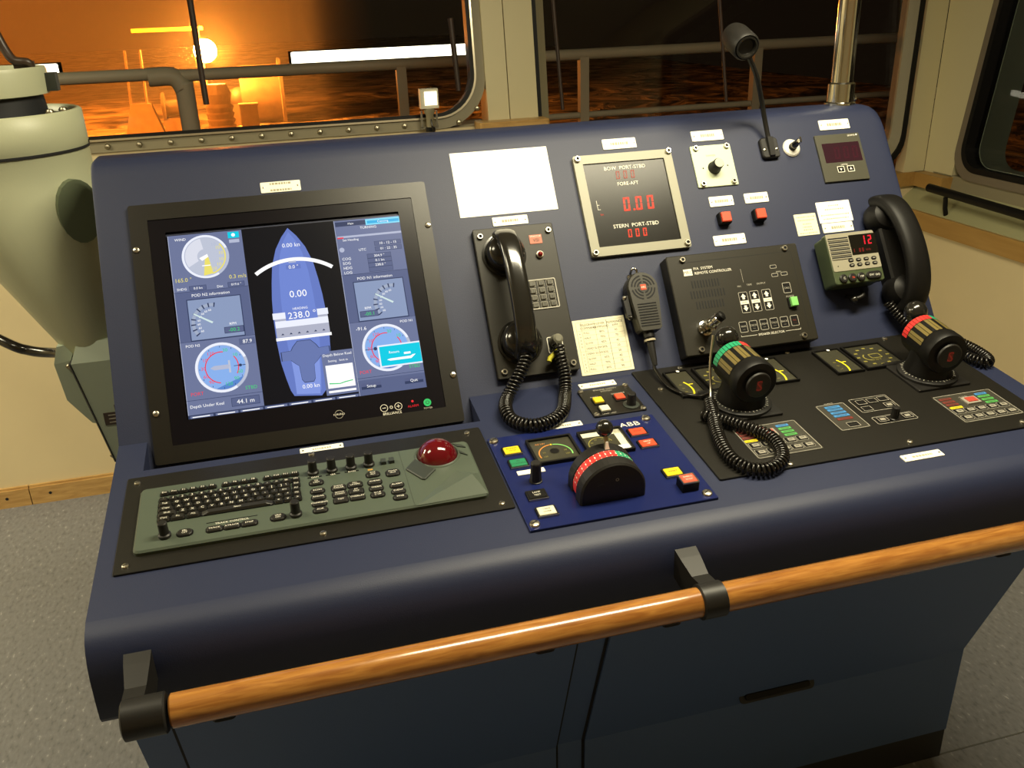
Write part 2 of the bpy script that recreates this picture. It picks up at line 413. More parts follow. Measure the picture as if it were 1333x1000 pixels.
GLASS = bpy.data.materials.new('window_glass'); GLASS.use_nodes = True
def glass_nodes():
    nt = GLASS.node_tree; nt.nodes.clear()
    out = nt.nodes.new('ShaderNodeOutputMaterial'); mx = nt.nodes.new('ShaderNodeMixShader'); fr = nt.nodes.new('ShaderNodeFresnel')
    t = nt.nodes.new('ShaderNodeBsdfTransparent'); g = nt.nodes.new('ShaderNodeBsdfGlossy'); g.inputs['Roughness'].default_value = 0.02
    fr.inputs[0].default_value = 1.5
    nt.links.new(fr.outputs[0], mx.inputs[0]); nt.links.new(t.outputs[0], mx.inputs[1]); nt.links.new(g.outputs[0], mx.inputs[2]); nt.links.new(mx.outputs[0], out.inputs[0])
glass_nodes(); MATS['glass'] = GLASS
BOLT = MB(); BOLT.lathe([(1, 0), (1, .3), (.7, .75), (.001, .9)], BRASS, seg=10); BOLT = BOLT.mesh('bolt')
# window 1 (left, over the console's back)
w1 = bpy.data.objects.new('window_1', None); COL.objects.link(w1); w1['kind'] = 'structure'; w1.matrix_world = FW(0, 0)
x0, x1, h0, h1 = -2.62, 0.503, 0.0, 0.93
cx, cy, ww, hh = (x0 + x1) / 2, (h0 + h1) / 2, x1 - x0, h1 - h0
b = MB(); b.frame(cx, cy, -0.06, 0.006, ww, hh, 0.036, SILLG, 0.16, 0.13, 10); obj('window_frame', b, w1)
b = MB(); b.frame(cx, cy, 0.0, 0.014, ww - 0.062, hh - 0.062, 0.006, BEAD, 0.132, 0.127, 10); obj('window_bead', b, w1, 'bright alloy bead round the glass')
b = MB(); b.frame(cx, cy, -0.04, 0.004, ww - 0.075, hh - 0.075, 0.010, BLACK, 0.126, 0.12, 10); obj('rubber_seal', b, w1)
b = MB(); b.poly(b.rr(cx, cy, ww - 0.08, hh - 0.08, 0.12, -0.012, 8), GLASS); obj('pane', b, w1)
xb = 0.405
while xb > -2.4:
    obj('bolt', BOLT, w1, None, (xb, 0.016, 0.006), 0.0085); xb -= 0.0875
obj('bolt', BOLT, w1, None, (0.468, 0.055, 0.006), 0.0085)
# window 2 (middle, hidden below by the console); its right edge leans out with the corner post
def lean(x, h): return x + 0.13 * (h + 0.27)
def quad_frame(bm_, xs, hs, t, z0, z1, m, r):
    def ring(tt, z, rad):
        pts = []; x0, x1 = xs; h0, h1 = hs
        for (px, ph, a0, sx, sy) in ((x1 - tt, h0 + tt, -PI / 2, -1, 1), (x1 - tt, h1 - tt, 0, -1, -1), (x0 + tt, h1 - tt, PI / 2, 1, -1), (x0 + tt, h0 + tt, PI, 1, 1)):
            for i in range(7):
                a = a0 + PI / 2 * i / 6; qx, qh = px + sx * rad + rad * math.cos(a), ph + sy * rad + rad * math.sin(a)
                k = (qx - x0) / (x1 - x0); pts.append((qx + k * 0.13 * (qh + 0.27), qh, z))
        return pts
    return ring
w2 = bpy.data.objects.new('window_2', None); COL.objects.link(w2); w2['kind'] = 'structure'; w2.matrix_world = FW(0, 0)
rg = quad_frame(None, (0.668, 2.045), (-0.245, 0.93), 0, 0, 0, None, 0)
b = MB(); b.loft([rg(0, -0.06, .10), rg(0, 0.006, .10), rg(0.014, 0.006, .10), rg(0.014, -0.05, .10)], BLACK, False, False, False); obj('rubber_seal', b, w2)
b = MB(); b.loft([rg(0.014, -0.06, .10), rg(0.014, -0.004, .10), rg(0.045, -0.02, .08), rg(0.045, -0.06, .08)], SILLG, False, False, False); obj('window_frame', b, w2)
b = MB(); b.poly(rg(0.04, -0.03, .08), GLASS); obj('pane', b, w2)
# corner: front side panel, starboard side panel
def quadbox(bm_, pts, t, nrm, m):
    a = [Vector(p) for p in pts]; n = Vector(nrm).normalized() * t
    bm_.loft([[tuple(p) for p in a], [tuple(p + n) for p in a]], m, smooth=False)
def fwp(x, z, n=0): return (x, YF + (z - ZS) * math.tan(TILT) - n, z)
def swp(y, z, n=0): return (XR + 0.13 * (z - 0.83) - n, y, z)
b = MB(); quadbox(b, [fwp(2.058, .80), fwp(XR - .0055, .80), fwp(XR + 0.13 * 1.37 - .0015, 2.2), fwp(2.058 + 0.13 * 1.37, 2.2)], 0.05, (0, 1, 0), CREAM); obj('corner_panel', b, wf)
b = MB(); b.box(2.04, YF - 0.022, 0.805, 0.24, 0.05, 0.05, TRIMY); b.box(XR - 0.02, 1.48, 0.805, 0.05, 0.17, 0.05, TRIMY); struct('trim_2', b)
# starboard bulkhead
b = MB(); b.box(XR - 0.05, -0.9, 0.33, 0.10, 5.1, 0.66, WALL); wr = struct('wall_right', b)
b = MB(); quadbox(b, [swp(1.5455, .80), swp(1.405, .80), swp(1.405, 2.2), swp(1.739, 2.2)], 0.05, (1, 0, 0), CREAM); obj('corner_panel', b, wr)
b = MB(); quadbox(b, [swp(1.50, .775), swp(-1.45, .775), swp(-1.45, .835), swp(1.50, .835)], 0.05, (1, 0, 0), SILLG); obj('sill_strip', b, wr)
b = MB(); quadbox(b, [swp(-3.4, 1.95), swp(1.6, 1.95), swp(1.6, 2.2), swp(-3.4, 2.2)], 0.05, (1, 0, 0), CREAM); obj('header_panel', b, wr)
b = MB(); quadbox(b, [swp(-3.4, .83), swp(-.9, .83), swp(-.9, 2.0), swp(-3.4, 2.0)], 0.05, (1, 0, 0), CREAM); obj('side_panel', b, wr)
b = MB(); b.loft([[(XR - .10, -3.4, .715), (XR - .10, 1.56, .715), (XR + .01, 1.56, .80), (XR + .01, -3.4, .80)], [(XR - .10, -3.4, .65), (XR - .10, 1.56, .65), (XR + .01, 1.56, .65), (XR + .01, -3.4, .65)]], LEDGE, smooth=False)
obj('ledge', b, wr, 'sloping olive ledge under the side window')
b = MB(); b.box(XR - .106, -0.9, .683, .014, 4.95, .062, TRIMY); struct('trim_3', b)
w3 = bpy.data.objects.new('window_3', None); COL.objects.link(w3); w3['kind'] = 'structure'
w3.matrix_world = Matrix.Translation((XR, 0, 0.83)) @ Matrix.Rotation(math.atan(0.13), 4, 'Y') @ Matrix.Rotation(-PI / 2, 4, 'Z') @ Matrix.Rotation(PI / 2, 4, 'X')
# local x = -world y (towards the room's back), y = up the leaning wall, z = into the room
cx, cy, ww, hh = -0.26, 0.565, 2.30, 1.13
b = MB(); b.frame(cx, cy, -0.06, 0.008, ww, hh, 0.028, mat('side_window_frame', (0.16, 0.13, 0.09), 0.5), 0.10, 0.09, 8); obj('window_frame', b, w3)
b = MB(); b.frame(cx, cy, -0.05, 0.010, ww - 0.056, hh - 0.056, 0.018, BLACK, 0.09, 0.075, 8); obj('rubber_seal', b, w3)
b = MB(); b.frame(cx, cy, -0.16, -0.05, ww - 0.09, hh - 0.09, 0.004, SEAD, 0.075, 0.072, 8); obj('window_reveal', b, w3, 'grey green outer reveal of the side window')
b = MB(); b.poly(b.rr(cx, cy, ww - 0.09, hh - 0.09, 0.075, -0.03, 8), GLASS); obj('pane', b, w3)

# ================================================================== CONSOLE
con = thing('control_console', 'long blue painted control console with sloping back and wide desk', 'console', Matrix.Translation((0.245, 0, 0)))
def prof(notch):
    lo = [(-0.365, 0.703), (-0.414, 0.703), (-0.424, 0.706), (-0.4285, 0.714), (-0.429, 0.740), (-0.4275, 0.768), (-0.4245, 0.785), (-0.4195, 0.798), (-0.4125, 0.8085), (-0.403, 0.815), (-0.390, 0.8195)]
    lo = lo[:-1] + [(-0.39 * math.cos(S), H - 0.39 * math.sin(S))]
    if notch:
        dz = NF * math.sin(S); y = NF * math.cos(S); v = y / math.cos(U)
        lo += [(y, H + dz), (y, H + v * math.sin(U))]
    else:
        lo += [(y_ * math.cos(S), H + y_ * math.sin(S)) for y_ in (NF, 0.0)]
    return lo
UP = [(v * math.cos(U), H + v * math.sin(U)) for v in (0.05, 0.25, 0.438)]
TOP = [(0.2535, 1.2400), (0.262, 1.2465), (0.272, 1.2498), (0.285, 1.2505), (0.325, 1.2505), (0.335, 1.247), (0.338, 1.236)]
BACK = [(0.338, 0.45), (0.30, 0.45), (-0.365, 0.703)]
def top_drop(p, k): return (p[0] - k * math.cos(U), p[1] - k * math.sin(U)) if p[1] > 1.05 else p
def seg(x0, x1, notch, capL, capR, rL=0, rR=0):
    b = MB(); P = prof(notch) + UP + TOP + BACK[:1]; st = []
    def stations(r, x, sgn):
        return [(x + sgn * r * (1 - math.cos(PI / 2 * i / 6)), r * (1 - math.sin(PI / 2 * i / 6))) for i in range(7)]
    if rL: st += stations(rL, x0, 1)
    else: st.append((x0, 0))
    if rR: st += stations(rR, x1, -1)[::-1]
    else: st.append((x1, 0))
    rings = [[(x, *top_drop(p, k)) for p in P] for x, k in st]; n = len(P)
    sm = []
    for i in range(len(rings) - 1):
        for j in range(n - 1):
            smooth = (2 <= j <= 9) or (j >= len(prof(notch)) + 1 and j < n - 2)
            b.add([rings[i][j], rings[i][j + 1], rings[i + 1][j + 1], rings[i + 1][j]], [(0, 3, 2, 1)], BLUE, smooth)
    if capL: b.add(rings[0], [tuple(range(n))], BLUE)
    if capR: b.add(rings[-1], [tuple(reversed(range(n)))], BLUE)
    return b
body = MB()
for args in ((CL, NL, False, True, False, 0.008, 0), (NL, NR, True, False, False), (NR, CR, False, False, True, 0, 0.022)):
    s_ = seg(*args); body.add(s_.v, s_.f, BLUE); body.sm[-len(s_.sm):] = s_.sm
for x in (NL, NR):                                    # side walls of the monitor recess
    y = NF * math.cos(S); v = y / math.cos(U)
    pts = [(x, 0, H), (x, y, H + NF * math.sin(S)), (x, y, H + v * math.sin(U))]
    body.add(pts, [(0, 1, 2) if x == NL else (0, 2, 1)], BLUE)
import bmesh
def weld(me, d=1e-5):
    bm = bmesh.new(); bm.from_mesh(me); bmesh.ops.remove_doubles(bm, verts=bm.verts, dist=d); bm.to_mesh(me); bm.free()
me = body.mesh('console_shell'); weld(me)
shell = obj('console_shell', me, con, None); shell.location = (-0.245, 0, 0)
def cobj(name, mb, label=None, kind=None):
    o = obj(name, mb, con, label); o.location = (-0.245, 0, 0)
    return o
# base cabinet under the desk
b = MB(); bp = [(-0.360, 0.7035), (-0.20, 0.278), (-0.194, 0.072), (0.33, 0.072), (0.33, 0.7035)]
b.loft([[(CL + .002, y, z) for y, z in bp], [(CR - .0006, y, z) for y, z in bp]], BLUE_LOW, smooth=False); cobj('base_cabinet', b)
b = MB(); b.box((CL + CR) / 2, 0.065, 0.036, CR - CL - .004, 0.515, 0.072, PLINTH); cobj('plinth', b, 'black plinth along the floor')
def slant(z): return -0.20 - 0.160 / 0.4255 * (z - 0.278)
def door(name, x0, x1, z0, z1, x1top=None):
    t = 0.004; b = MB(); P = []
    for (x, z) in ((x0, z0), (x1, z0), (x1, 0.278), (x1, z1), (x0, z1), (x0, 0.278)):
        y = slant(z) if z > 0.278 else -0.20 + (0.278 - z) * 0.03
        P.append((x, y - 0.0015, z))
    Q = [(x, y - t, z) for x, y, z in P]
    b.loft([P, Q], BLUE_LOW, False, False, False)
    b.add(Q, [(0, 1, 2, 5), (5, 2, 3, 4)], BLUE_LOW)
    G = []
    for x, _, z in P:
        gx = x + (-.005 if x == x0 else .005); gz = z + (-.005 if z == z0 else .004 if z == z1 else 0)
        G.append((gx, (slant(gz) if gz > 0.278 else -0.20 + (0.278 - gz) * 0.03) - 0.0007, gz))
    b.add(G, [(0, 1, 2, 5), (5, 2, 3, 4)], GROOVE)
    return cobj(name, b)
door('door', -0.4265, 0.139, 0.12, 0.696)
d2 = door('door', 0.192, 0.926, 0.12, 0.696)
b = MB(); b.M = Matrix.Translation((0.555, slant(0.305) - 0.0042, 0.305)) @ Matrix.Rotation(PI / 2 - 0.36, 4, 'X')
b.plate(0, 0, 0, 0.002, 0.15, 0.030, PLINTH, 0.008, 0.0006); b.plate(0, -0.003, 0.002, 0.006, 0.13, 0.012, BLACK, 0.005, 0.001)
h_ = obj('recessed_handle', b, d2, 'dark recessed pull handle')
# engraved name plates riveted on the console
def ink_lines(b, w, h, z, n, m, seed, top=0.30, wf_=0.7):
    r = random.Random(seed)
    for i in range(n):
        y = h * (top - (2 * top) * (i / max(n - 1, 1))) if n > 1 else 0
        x = -w * wf_ / 2 * (0.75 + 0.25 * r.random()); end = -x; lh = h / (n + 1) * 0.28
        while x < end:
            k = w * (0.03 + 0.06 * r.random()); b.rect(x, y - lh, min(x + k, end), y + lh, z, m); x += k + w * 0.022
def name_plate(M, w, h, lines, label, faint=True):
    b = MB(); b.plate(0, 0, 0, 0.0016, w, h, WHITE, 0.0018, 0.0003)
    ink_lines(b, w * .8, h, 0.0017, lines, INKF if faint else INK, int(w * 1e5))
    o = obj('name_plate', b, con, label); o.matrix_basis = Matrix.Translation((-0.245, 0, 0)) @ M
    for s in (-1, 1): obj('rivet', SCREW, o, None, (s * (w / 2 - 0.0045), 0, 0.0014), 0.0018)
    return o
for (x, v, w_, h_, n, l) in ((-0.1895, 0.396, 0.065, 0.0188, 2, 'cream engraved plate above the monitor'),
        (0.189, 0.2985, 0.0635, 0.0165, 1, 'white plate above the telephone'), (0.418, 0.4255, 0.065, 0.0200, 1, 'white plate above the draught display'),
        (0.594, 0.428, 0.0645, 0.0205, 1, 'white plate above the pale dimmer'), (0.592, 0.297, 0.0485, 0.0195, 1, 'white plate above the left red push button'),
        (0.6635, 0.2972, 0.0485, 0.0195, 1, 'white plate above the right red push button'), (0.591, 0.2218, 0.0635, 0.0195, 1, 'white plate below the red push buttons'),
        (0.8632, 0.4305, 0.066, 0.0205, 1, 'white plate above the small red display'), (0.816, 0.2235, 0.0648, 0.0188, 1, 'white plate directly above the radio')):
    name_plate(FU(x, v), w_, h_, n, l)
for (x, d, w_, h_, l) in ((-0.1845, -0.0925, 0.0645, 0.0140, 'cream plate above the keyboard'), (0.1835, -0.1310, 0.0645, 0.0160, 'white plate above the blue control panel'),
        (0.2823, -0.0200, 0.0645, 0.0165, 'white plate above the small black panel'), (0.6678, -0.3562, 0.0670, 0.0160, 'white plate in front of the thruster panel')):
    name_plate(FD(x, d), w_, h_, 1, l)

# handrail
hr = thing('handrail', 'varnished wooden handrail on black brackets along the console front', 'handrail', Matrix.Translation((0.245, -0.505, 0.768)))
b = MB(); b.M = Matrix.Translation((-0.245 - 0.388, 0, 0)) @ Matrix.Rotation(PI / 2, 4, 'Y'); b.lathe([(0.0165, 0), (0.0188, 0.002), (0.0188, 1.262), (0.0165, 1.266)], RAILW, seg=28); obj('wooden_bar', b, hr)
def bracket(x, end):
    b = MB(); lx = x - 0.245
    w0, w1 = 0.0150, 0.0115
    # webbed arm from the apron down to the clamp
    secs = [(0.075, 0.030, -0.012, w0), (0.060, 0.026, -0.016, w0 * .95), (0.030, 0.017, -0.022, w1), (0.010, 0.020, -0.022, w1)]
    b.loft([[(lx - w, y, z0), (lx + w, y, z0), (lx + w, y, z1), (lx - w, y, z1)] for y, z1, z0, w in [(a, c, d_, w_) for a, c, d_, w_ in secs]], SATIN, smooth=False)
    b.M = Matrix.Translation((lx, 0, 0)) @ Matrix.Rotation(PI / 2, 4, 'Y')
    if end: b.M = Matrix.Translation((lx + 0.003, 0, 0)) @ Matrix.Rotation(PI / 2, 4, 'Y'); b.lathe([(0.019, -0.016), (0.0225, -0.014), (0.0225, 0.028), (0.0205, 0.030)], SATIN, seg=24)
    else: b.lathe([(0.0195, -0.0165), (0.0225, -0.015), (0.0225, 0.015), (0.0195, 0.0165)], SATIN, seg=24)
    b.M = Matrix.Identity(4)
    return obj('bracket', b, hr, 'black end bracket' if end else None)
bracket(-0.424, True); bracket(0.253, False); bracket(0.905, False)
for x in (-0.335, 0.036, 0.200, 0.690):
    b = MB(); b.M = Matrix.Translation((x - 0.245, 0.0, -0.0185)) @ Matrix.Rotation(PI, 4, 'X'); b.plate(0, 0, -0.002, 0.006, 0.026, 0.014, BLACK, 0.006, 0.002); obj('rubber_buffer', b, hr)

# ================================================================== MONITOR
mon = thing('monitor', 'large black flush-mounted monitor showing a blue ship diagram', 'monitor', FU(-0.1905, 0.1715))
b = MB(); b.frame(0, 0, 0, 0.006, 0.4805, 0.421, 0.0270, MONF, 0.004, 0.002); obj('flange', b, mon, 'dark brown metal mounting flange')
b = MB(); b.frame(0, 0.001, 0, 0.0045, 0.4275, 0.372, 0.026, BEZEL, 0.003, 0.001)
b.rect(-0.214, -0.187, 0.214, -0.146, 0.0044, BEZEL)
b.rect(-0.2135, -0.1853, 0.2125, -0.1845, 0.0050, LEGD); b.rect(-0.2135, 0.186, -0.2125, -0.185, 0.0050, MONF)
obj('bezel', b, mon)
screws(mon, [(-0.2335, 0.135), (-0.2312, -0.131), (0.2340, 0.131), (0.2335, -0.132), (-0.08, 0.202), (0.10, 0.202)][:4], 0.006, 0.0052)
SX, SY = -0.1855, 0.0249 - 0.1715                     # screen's lower left corner in the monitor frame
def E(name, c, s=1.0): return em('screen_' + name, c, s)
sBG = E('slate', (0.155, 0.185, 0.33)); sBGd = E('slate_dark', (0.105, 0.130, 0.255)); sBOX = E('box', (0.26, 0.33, 0.52)); sBLK = E('black', (0.004, 0.004, 0.007))
sW = E('white', (1, 1, 1), 1.05); sG = E('grey', (0.46, 0.50, 0.66)); sH0 = E('hull', (0.135, 0.20, 0.56)); sH1 = E('hull_mid', (0.165, 0.245, 0.66)); sH2 = E('hull_light', (0.23, 0.32, 0.76))
sDIAL = E('dial', (0.25, 0.44, 0.85)); sDIAL2 = E('dial_deep', (0.10, 0.24, 0.62)); sSIL = E('dial_silver', (0.52, 0.56, 0.68)); sRIM = E('rim', (0.86, 0.89, 1.0))
sYE = E('yellow', (0.85, 0.75, 0.16)); sRE = E('red', (0.85, 0.05, 0.08)); sGR = E('green', (0.05, 0.62, 0.18)); sCY = E('cyan', (0.0, 0.62, 0.80)); sPOD = E('pod', (0.14, 0.19, 0.43)); sDK = E('navy', (0.035, 0.05, 0.12)); sCYL = E('cyan_light', (0.22, 0.72, 0.95))
b = MB(); b.M = Matrix.Translation((SX, SY, 0)); z0 = 0.0028
b.box(0.188, 0.1505, 0.0013, 0.378, 0.303, 0.0026, BEZEL)
Z = lambda k: z0 + k * 0.00006
b.rect(0, 0, 0.376, 0.3012, Z(0), sBLK)
for x0, x1, yb in ((0, 0.1145, 0.0065), (0.2635, 0.376, 0.0)):
    b.rect(x0, yb, x1, 0.3012, Z(1), sBG)
    for y0, y1 in ((0.124, 0.205), (0.031, 0.123)): b.rect(x0 + .001, y0, x1 - .001, y1, Z(2), sBGd if y0 > .1 else sBG)
    for y in (0.123, 0.029, 0.205): b.rect(x0, y, x1, y + .0007, Z(3), sDK)
    b.rect(x0, yb, x0 + .0008, .3012, Z(3), sG)
b.rect(0.2635, 0, 0.376, 0.026, Z(2), sBGd)
b.rect(0, 0, 0.2635, 0.0062, Z(1), sDK)
for i in range(7): b.rect(0.003 + i * .0375, 0.0012, 0.003 + i * .0375 + .034, 0.0048, Z(2), sBG); b.rect(0.006 + i * .0375, 0.0022, 0.006 + i * .0375 + .026, 0.0036, Z(3), sW)
# dials
def dial(cx, cy, r, wind=False):
    b.disc(cx, cy, Z(3), r, sG, 40); b.ring(cx, cy, Z(4), r * .90, r, sRIM, 20, 300, 36); b.ring(cx, cy, Z(4), r * .92, r * .97, sSIL, 300, 380, 12)
    if wind:
        b.disc(cx, cy, Z(5), r * .88, sSIL, 36); b.ring(cx, cy, Z(6), r * .35, r * .86, E('dial_bright', (0.72, 0.74, 0.84)), 100, 210, 16)
        for k, a in enumerate((55, 35, 10, -15, -38, -62)):
            t = math.radians(a); b.text('10', cx + r * .66 * math.cos(t), cy + r * .66 * math.sin(t), Z(7), 0.0078, sYE if k else sG)
        b.ring(cx, cy, Z(6), r * .80, r * .86, sYE, -75, 40, 16)
        b.poly([(cx - .001, cy), (cx + .004, cy), (cx + .009, cy - r * .80), (cx - .006, cy - r * .88)], sYE, Z(7))
        b.poly([(cx - .010, cy - .002), (cx + .003, cy + .004), (cx + .004, cy - .001), (cx - .006, cy - .007)], sW, Z(8))
        b.rect(cx - .007, cy - .016, cx + .006, cy - .0145, Z(8), sW)
    else:
        b.disc(cx, cy, Z(5), r * .88, sDIAL, 36); b.disc(cx, cy, Z(6), r * .88, sDIAL2, 20, 250, 330)
        b.ring(cx, cy, Z(7), r * .60, r * .64, sRE, 80, 260, 20); b.ring(cx, cy, Z(7), r * .60, r * .64, sRE, -30, 40, 10)
        for k, a in enumerate((150, 178, 205, 230, 122, 40, 75, -20, -45, -75)):
            t = math.radians(a); b.text(str((10, 30, 60, 90, 120)[k % 5]), cx + r * .70 * math.cos(t), cy + r * .70 * math.sin(t), Z(8), 0.0080, sRE if k < 5 else sGR)
        for a in range(0, 360, 30):
            t = math.radians(a); b.rect(cx + r * .83 * math.cos(t) - .0004, cy + r * .83 * math.sin(t) - .0012, cx + r * .83 * math.cos(t) + .0004, cy + r * .83 * math.sin(t) + .0012, Z(8), sDK)
def pod_needle(cx, cy, horiz=1):
    b.poly([(cx - .018, cy), (cx - .012, cy + .0035), (cx + .010, cy + .0035), (cx + .014, cy), (cx + .010, cy - .0035), (cx - .012, cy - .0035)], sG, Z(9))
    b.rect(cx + .010, cy - .010, cx + .013, cy + .010, Z(9), sSIL); b.rect(cx + .018, cy - .0005, cx + .036, cy + .0005, Z(9), sDK); b.disc(cx + .028, cy, Z(10), .0025, sDK, 8)
dial(0.0545, 0.2615, 0.0365, True); dial(0.0585, 0.0765, 0.0405); dial(0.319, 0.0755, 0.0400); pod_needle(0.0585, 0.0765)
b.disc(0.300, 0.0755, Z(9), 0.003, sDK, 10); b.rect(0.283, 0.075, 0.300, 0.0758, Z(9), sDK)
# pod gauges
for gx, gy, mir in ((0.017, 0.1235, 1), (0.280, 0.1235, -1)):
    b.rect(gx, gy, gx + .0835, gy + .069, Z(4), sDK); b.rect(gx + .0015, gy + .0015, gx + .082, gy + .0675, Z(5), sBOX)
    c = (gx + (.036 if mir == 1 else .061), gy + .0275)
    b.ring(c[0], c[1], Z(6), .027, .032, E('gauge_arc', (0.36, 0.42, 0.56)), 78, 215, 24)
    for a in range(80, 220, 17):
        t = math.radians(a); b.poly([(c[0] + q * math.cos(t + e_), c[1] + q * math.sin(t + e_)) for q, e_ in ((.0255, -.035), (.033, -.035), (.033, .035), (.0255, .035))], sDK, Z(7))
        if a > 90: b.text('60', c[0] + .021 * math.cos(t), c[1] + .021 * math.sin(t), Z(7), .0048, sW)
    b.poly([(c[0] - .001, c[1] - .0015), (c[0] + .001, c[1] + .001), (c[0] - .027, c[1] + .018), (c[0] - .028, c[1] + .0165)], E('needle', (0.66, 0.82, 0.80)), Z(8))
    px = gx + (.052 if mir == 1 else .004)
    b.rect(px, gy + .007, px + .030, gy + .0175, Z(6), sDK); b.rect(px + .0008, gy + .0078, px + .0292, gy + .0167, Z(7), sBGd); b.text('-00.2' if mir == 1 else '-00.1', px + .015, gy + .0123, Z(8), .0085, sGR)
    b.text('RPM', px + .014, gy + .0222, Z(7), .0058, sW)
b.text('WIND', .010, .2935, Z(4), .0062, sW, 'L'); b.rect(.0925, .2885, .110, .299, Z(4), sCY); b.disc(.101, .2937, Z(5), .003, sW, 12); b.rect(.0935, .2805, .1095, .2862, Z(4), sG)
b.text('165.0 °', .003, .2255, Z(6), .0092, sYE, 'L'); b.text('0.3 m/s', .113, .2235, Z(6), .0092, sYE, 'R')
b.text('SHDG', .005, .2105, Z(4), .0056, sW, 'L'); b.text('Dist', .066, .2095, Z(4), .0056, sW, 'L')
for x0, t in ((.024, '0.0 kn'), (.083, '019.6 °')): b.rect(x0, .2065, x0 + .026, .2145, Z(4), sDK); b.rect(x0 + .0006, .2071, x0 + .0254, .2139, Z(5), sBGd); b.text(t, x0 + .013, .2103, Z(6), .0056, sW)
b.text('POD N2 information', .055, .1985, Z(5), .0068, sW); b.text('POD N1 information', .317, .1975, Z(5), .0068, sW)
b.text('POD N2', .008, .1165, Z(6), .0060, sW, 'L'); b.rect(.089, .109, .113, .1195, Z(4), sBGd); b.text('87.9', .1015, .1143, Z(6), .0085, sW)
b.text('-91.6', .282, .1120, Z(6), .0085, sW, 'C', 0); b.text('POD N1', .357, .1165, Z(6), .0060, sW)
b.text('PORT', .017, .0390, Z(6), .0078, sRE); b.text('STBD', .0985, .0390, Z(6), .0078, sGR); b.text('PORT', .279, .0390, Z(6), .0078, sRE); b.text('STBD', .359, .0390, Z(6), .0078, sGR)
b.text('Depth Under Keel', .004, .0195, Z(5), .0068, sW, 'L'); b.rect(.066, .0115, .109, .0255, Z(4), sDK); b.rect(.0667, .0122, .1083, .0248, Z(5), sBGd); b.text('44.1 m', .0875, .0185, Z(6), .0098, sW)
# right column
b.rect(.2655, .2905, .316, .2985, Z(4), sDK); b.text('Main', .291, .2945, Z(5), .0052, sW); b.rect(.316, .2890, .3745, .2995, Z(4), sCYL); b.rect(.3185, .2915, .372, .2965, Z(5), E('tab_deep', (0.02, 0.42, 0.78))); b.text('Conning', .345, .2942, Z(6), .0055, sW)
b.text('TURNING', .319, .2855, Z(4), .0062, sW); b.rect(.266, .2700, .373, .2735, Z(4), sG); b.rect(.266, .2690, .276, .2715, Z(5), sRE); b.text('Set Heading', .287, .2662, Z(5), .0055, sW)
b.disc(.2705, .2495, Z(4), .0042, sG, 14); b.text('UTC', .304, .2470, Z(4), .0062, sW)
for x0, y0, wd, t in ((.325, .2515, .045, '10 - 12 - 15'), (.325, .2420, .045, '01 : 22 : 35'), (.310, .2305, .040, '304.9 °'), (.310, .2225, .040, '0.1 kn'), (.310, .2145, .040, '238.0 °'), (.310, .2068, .040, '')):
    b.rect(x0, y0, x0 + wd, y0 + .0080, Z(4), sDK); b.rect(x0 + .0005, y0 + .0005, x0 + wd - .0005, y0 + .0075, Z(5), sBGd)
    if t: b.text(t, x0 + wd / 2, y0 + .0039, Z(6), .0062, sW)
for y, t in ((.2335, 'COG'), (.2258, 'SOG'), (.2175, 'HDG'), (.2095, 'LOG')): b.text(t, .2685, y, Z(5), .0066, sW, 'L')
for x0, x1, t in ((.2685, .3005, 'Setup'), (.339, .3695, 'Quit')): b.rect(x0, .0105, x1, .0205, Z(4), sDK); b.rect(x0, .0150, x1, .0205, Z(5), E('button_top', (0.10, 0.12, 0.24))); b.text(t, (x0 + x1) / 2, .0155, Z(6), .0066, sW)
# hull
hl = [(.188, .297), (.176, .282), (.1645, .262), (.1555, .235), (.151, .205), (.148, .178), (.1462, .145), (.1465, .105), (.149, .07), (.1535, .045), (.158, .025), (.1625, .0155)]
hrgt = [(.376 - x + .0005, y) for x, y in reversed(hl[1:])]
hrgt[0] = (.205, .0105)
b.poly(hl + hrgt, sH0, Z(2))
hm = [(.188, .290), (.178, .274), (.170, .252), (.1645, .22), (.162, .18), (.161, .14), (.1625, .10), (.165, .07), (.1675, .045), (.1705, .020)]
b.poly(hm + [(.376 - x, y) for x, y in reversed(hm[1:])], sH1, Z(3))
b.poly([(.1665, .045), (.1665, .018), (.203, .014), (.2075, .045), (.21, .09), (.1645, .09)], sH2, Z(4))
b.ring(.1895, .1365, Z(5), .1025, .1088, sW, 54.5, 125.5, 30)
b.text('0.00 kn', .1895, .2672, Z(5), .0098, sW); b.rect(.177, .2255, .2005, .2335, Z(5), sH0); b.text('0.0 °', .1887, .2295, Z(6), .0085, sW); b.rect(.182, .2365, .194, .2395, Z(6), sG)
b.text('0.00', .190, .1835, Z(5), .0165, sW); b.text('HEADING', .190, .1585, Z(5), .0055, sW)
b.rect(.1455, .1435, .2335, .1540, Z(5), sRIM); b.rect(.1655, .1395, .216, .1555, Z(6), sH1); b.text('238.0 °', .1915, .1475, Z(7), .0158, sW)
b.rect(.1480, .1130, .2320, .1435, Z(4), E('drum_grey', (0.44, 0.46, 0.58))); b.rect(.1480, .1290, .2320, .1400, Z(5), sRIM); b.rect(.1462, .1075, .2340, .1125, Z(6), sW)
for i in range(6): b.poly([(.155 + i * .013, .1165), (.160 + i * .013, .1165), (.1575 + i * .013, .1195)], sDK, Z(6))
pod = [(.178, .1045), (.170, .096), (.166, .0895), (.150, .0885), (.150, .0735), (.164, .0735), (.172, .066), (.176, .063), (.1775, .040), (.181, .0345), (.196, .0345), (.199, .040), (.2000, .063), (.206, .068), (.213, .076), (.228, .078), (.228, .0905), (.211, .0895), (.207, .096), (.199, .1045)]
